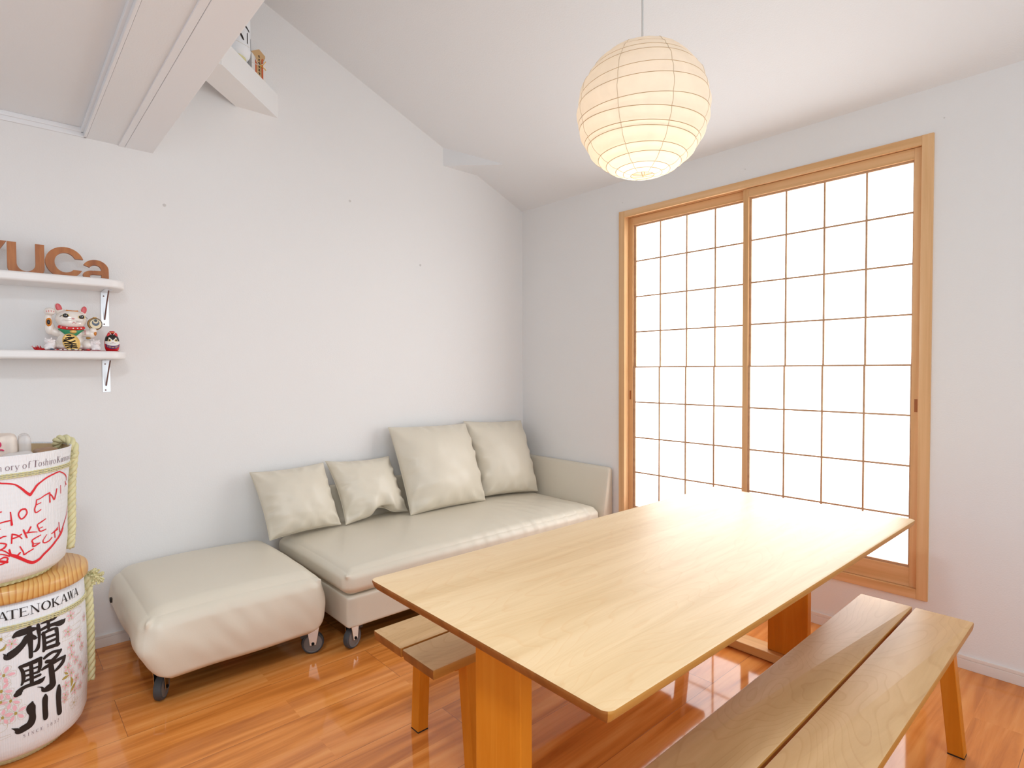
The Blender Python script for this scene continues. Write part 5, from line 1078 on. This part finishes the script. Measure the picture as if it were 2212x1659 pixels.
for s_ in (-1, 1):
    MB().ball(DW(s_*0.47, 0.0485, -0.0016), (.0078, .0036, .0068), 14, 8, rot=Matrix.Rotation(s_*0.47, 3, 'Z')).build('eye_patch', 'eye_yellow', dg)
    MB().ball(DW(s_*0.44, 0.0495, 0.0010), (.0042, .0022, .0042), 12, 8, rot=Matrix.Rotation(s_*0.44, 3, 'Z')).build('pupil', 'black_gloss', dg)
    ear = MB().ball((DX + s_*0.0125, -0.137, ZM + 0.0745), (.0080, .0050, .0120), 14, 8, rot=Matrix.Rotation(s_*-0.25, 3, 'Y')).build('ear', 'red_gloss', dg)
    MB().tube(catmull([(DX + s_*0.004, -0.1415, ZM + 0.067), (DX + s_*0.006, -0.1425, ZM + 0.079), (DX + s_*0.012, -0.1405, ZM + 0.086)], 4), 0.0012, 5).build('ear_edge', 'paper_white', ear)
    MB().tube(catmull([DW(0.0, 0.0355, 0.0004), DW(s_*0.13, 0.0375, 0.0004), DW(s_*0.26, 0.0345, 0.0004), DW(s_*0.36, 0.033, 0.0003)], 3), 0.0005, 5).build('mouth_line', 'black_gloss', dg)
MB().ball(DW(0, 0.0385, 0.0002), (.0016, .0010, .0012), 10, 6).build('nose', 'ear_red', dg)
mb = MB(); vs = []; fs = []
for j in range(6):
    for i in range(19):
        a = (i/18*2 - 1)*1.0; t_ = j/5; zt = 0.0235 + 0.009*(a/1.0)**2; zb_ = 0.0085 + 0.012*(a/1.0)**2
        vs.append(DW(a, lerp(zt, zb_, t_), 0.0009))
for j in range(5):
    for i in range(18): fs.append((j*19+i, j*19+i+1, (j+1)*19+i+1, (j+1)*19+i))
apron = mb.add(vs, fs).build('apron', 'purple', dg, angle=180)
mb = MB()
for a in (-0.72, -0.5, -0.3, 0.3, 0.5, 0.72): mb.tube([DW(a, 0.0215 + 0.006*a*a, 0.0014), DW(a*0.93, 0.0125 + 0.010*a*a, 0.0014)], 0.0009, 5)
mb.tube(catmull([DW(-0.13, 0.019, 0.0014), DW(-0.06, 0.013, 0.0014), DW(0, 0.018, 0.0014), DW(0.06, 0.013, 0.0014), DW(0.13, 0.019, 0.0014)], 3), 0.0009, 5)
mb.build('apron_stripe', 'gold', apron)
MB().lathe([(.001, 0), (.009, .0), (.0125, .004), (.0125, .009), (.009, .013), (.001, .0135)], 24, c=(DX + 0.001, -0.124, ZM + 0.0792)).build('toy_drum', 'red_gloss', dg)
MB().tube(circle((DX + 0.001, -0.124), 0.0128, ZM + 0.0855, 32), 0.0011, 5, closed=True).build('drum_band', 'string_gold', dg)
# pebbles and coins along the front edge of the mat
peb = [(560, 'grey_stone', 40, 'dark grey pebble at the left edge of the gold coin'), (650, 'red_gloss', 22, 'tiny red charm in front of the big cat, left of the coin'), (705, 'ceramic_matt', 26, 'tiny white charm beside the red one in front of the big cat'), (780, 'ceramic', 30, 'pale pebble under the left side of the coin'), (850, 'cream', 32, 'cream pebble under the middle of the coin'), (905, 'grey_stone', 28, 'dark pebble right of the cream one under the coin'), (965, 'ceramic', 34, 'ivory pebble under the right side of the coin'), (1035, 'cream', 28, 'cream pebble at the right edge of the coin'), (1180, 'red_gloss', 34, 'tiny red charm at the foot of the right kitten')]
for x, m_, r_, lab in peb:
    q = W(x, 1318); tag(MB().ball((q.x, -0.170, ZM + k(r_*0.42)), (k(r_), k(r_*0.6), k(r_*0.45)), 12, 8).build('pebble', m_, None), lab, 'pebble', 'pebbles and charms on the mat')
# ---------------------------------------------------------------- on the corner brace near the ceiling
ZB = 2.9065
SC_ = (-2.222, -0.212)
SP = [(.050, ZB + .012), (.072, ZB + .018), (.084, ZB + .036), (.0875, ZB + .062), (.0875, ZB + .20), (.086, ZB + .29)]
sb2 = thing('sake_barrel', (SC_[0], SC_[1], ZB), 'small white sake barrel on the corner brace under the ceiling', 'barrel', 'sake barrels')
straw_ring('straw_base', SC_, [(.048, ZB + .001), (.058, ZB), (.0635, ZB + .004), (.066, ZB + .013), (.062, ZB + .022), (.045, ZB + .024)], sb2, 40)
MB().lathe(SP, 72, c=(SC_[0], SC_[1], 0)).build('wrapped_body', 'barrel_wrap', sb2, angle=180)
mb = MB()
for st in ([(8, 3.018, .006), (14, 3.004, .012), (20, 2.990, .008)], [(38, 3.034, .006), (38, 2.985, .007)], [(62, 3.024, .006), (63, 2.968, .006)], [(30, 3.062, .012), (48, 3.050, .008)], [(10, 3.05, .008), (26, 3.10, .010), (50, 3.12, .008)]):
    stroke(mb, SC_, SP, st, 0.0010, 5)
mb.build('brush_lettering', 'ink_black', sb2, angle=180)
mb = MB()
for st in ([(-10, 2.972, .0012), (20, 2.966, .0012), (50, 2.972, .0012)],): stroke(mb, SC_, SP, st, 0.0010, 5)
mb.build('outline_print', 'ink_line', sb2)
MB().lathe([(.02, ZB + .289), (.086, ZB + .289), (.087, ZB + .293), (.080, ZB + .298), (.02, ZB + .298)], 48, c=(SC_[0], SC_[1], 0)).build('lid', 'pine_lid', sb2)
tg_ = thing('shrine_tablet', (-2.038, -0.036, ZB), 'peaked wooden charm tablet in white paper beside the small barrel on the brace', 'charm')
xa, xb, za, zc_ = -2.0745, -2.0035, ZB, ZB + 0.172
MB().prism([(xa, za), (xb, za), (xb, zc_ - 0.010), ((xa+xb)/2 + 0.004, zc_ + 0.018), (xa, zc_ - 0.004)], -0.056, -0.012).build('board', 'label_tan', tg_, False)
MB().prism([(xa - 0.0012, za), (xa + 0.017, za), (xa + 0.017, zc_ - 0.030), (xa - 0.0012, zc_ - 0.010)], -0.0578, -0.010).prism([(xb - 0.013, za), (xb + 0.0012, za), (xb + 0.0012, zc_ - 0.022), (xb - 0.013, zc_ - 0.045)], -0.0578, -0.010).build('paper_wrap', 'paper_white', tg_, False)
MB().prism([(xa + 0.017, za), (xa + 0.024, za), (xa + 0.024, zc_ - 0.062), (xa + 0.017, zc_ - 0.030)], -0.0582, -0.0565).prism([(xb - 0.020, za), (xb - 0.012, za), (xb - 0.012, zc_ - 0.026), (xb - 0.020, zc_ - 0.036)], -0.0582, -0.0565).build('red_border', 'label_red', tg_, False)
mb = MB(); rr = random.Random(9); xm = (xa + xb)/2 + 0.0035
for i in range(8):
    z = za + 0.020 + i*0.0185
    mb.tube(catmull([(xm - rr.uniform(.004, .007), -0.0562, z + 0.005), (xm + rr.uniform(.002, .006), -0.0562, z + 0.004), (xm - rr.uniform(.001, .005), -0.0562, z - 0.001), (xm + rr.uniform(.003, .007), -0.0562, z - 0.005)], 4), 0.0013, 5)
    mb.tube([(xm, -0.0562, z + 0.007), (xm + 0.001, -0.0562, z - 0.006)], 0.0013, 5)
mb.build('brush_lettering', 'ink_black', tg_)
zs = ZB + 0.100
MB().tube([(xa - 0.002, -0.0592, zs + 0.004), (xm, -0.0610, zs)], 0.0016, 6).tube([(xa + 0.015, -0.0592, zs + 0.042), (xa + 0.024, -0.0602, zs + 0.016), (xm, -0.0610, zs)], 0.0015, 6).tube([(xb - 0.003, -0.0600, zs + 0.046), (xb - 0.010, -0.0605, zs + 0.016), (xm, -0.0610, zs)], 0.0013, 6).build('paper_string', 'paper_white', tg_)
MB().tube([(xb + 0.002, -0.0600, zs + 0.032), (xb - 0.012, -0.0612, zs + 0.010), (xm, -0.0616, zs)], 0.0018, 6).tube([(xm, -0.0616, zs), (xb - 0.006, -0.0612, zs - 0.008), (xb + 0.003, -0.0600, zs - 0.016)], 0.0020, 6).build('gold_string', 'string_gold', tg_)
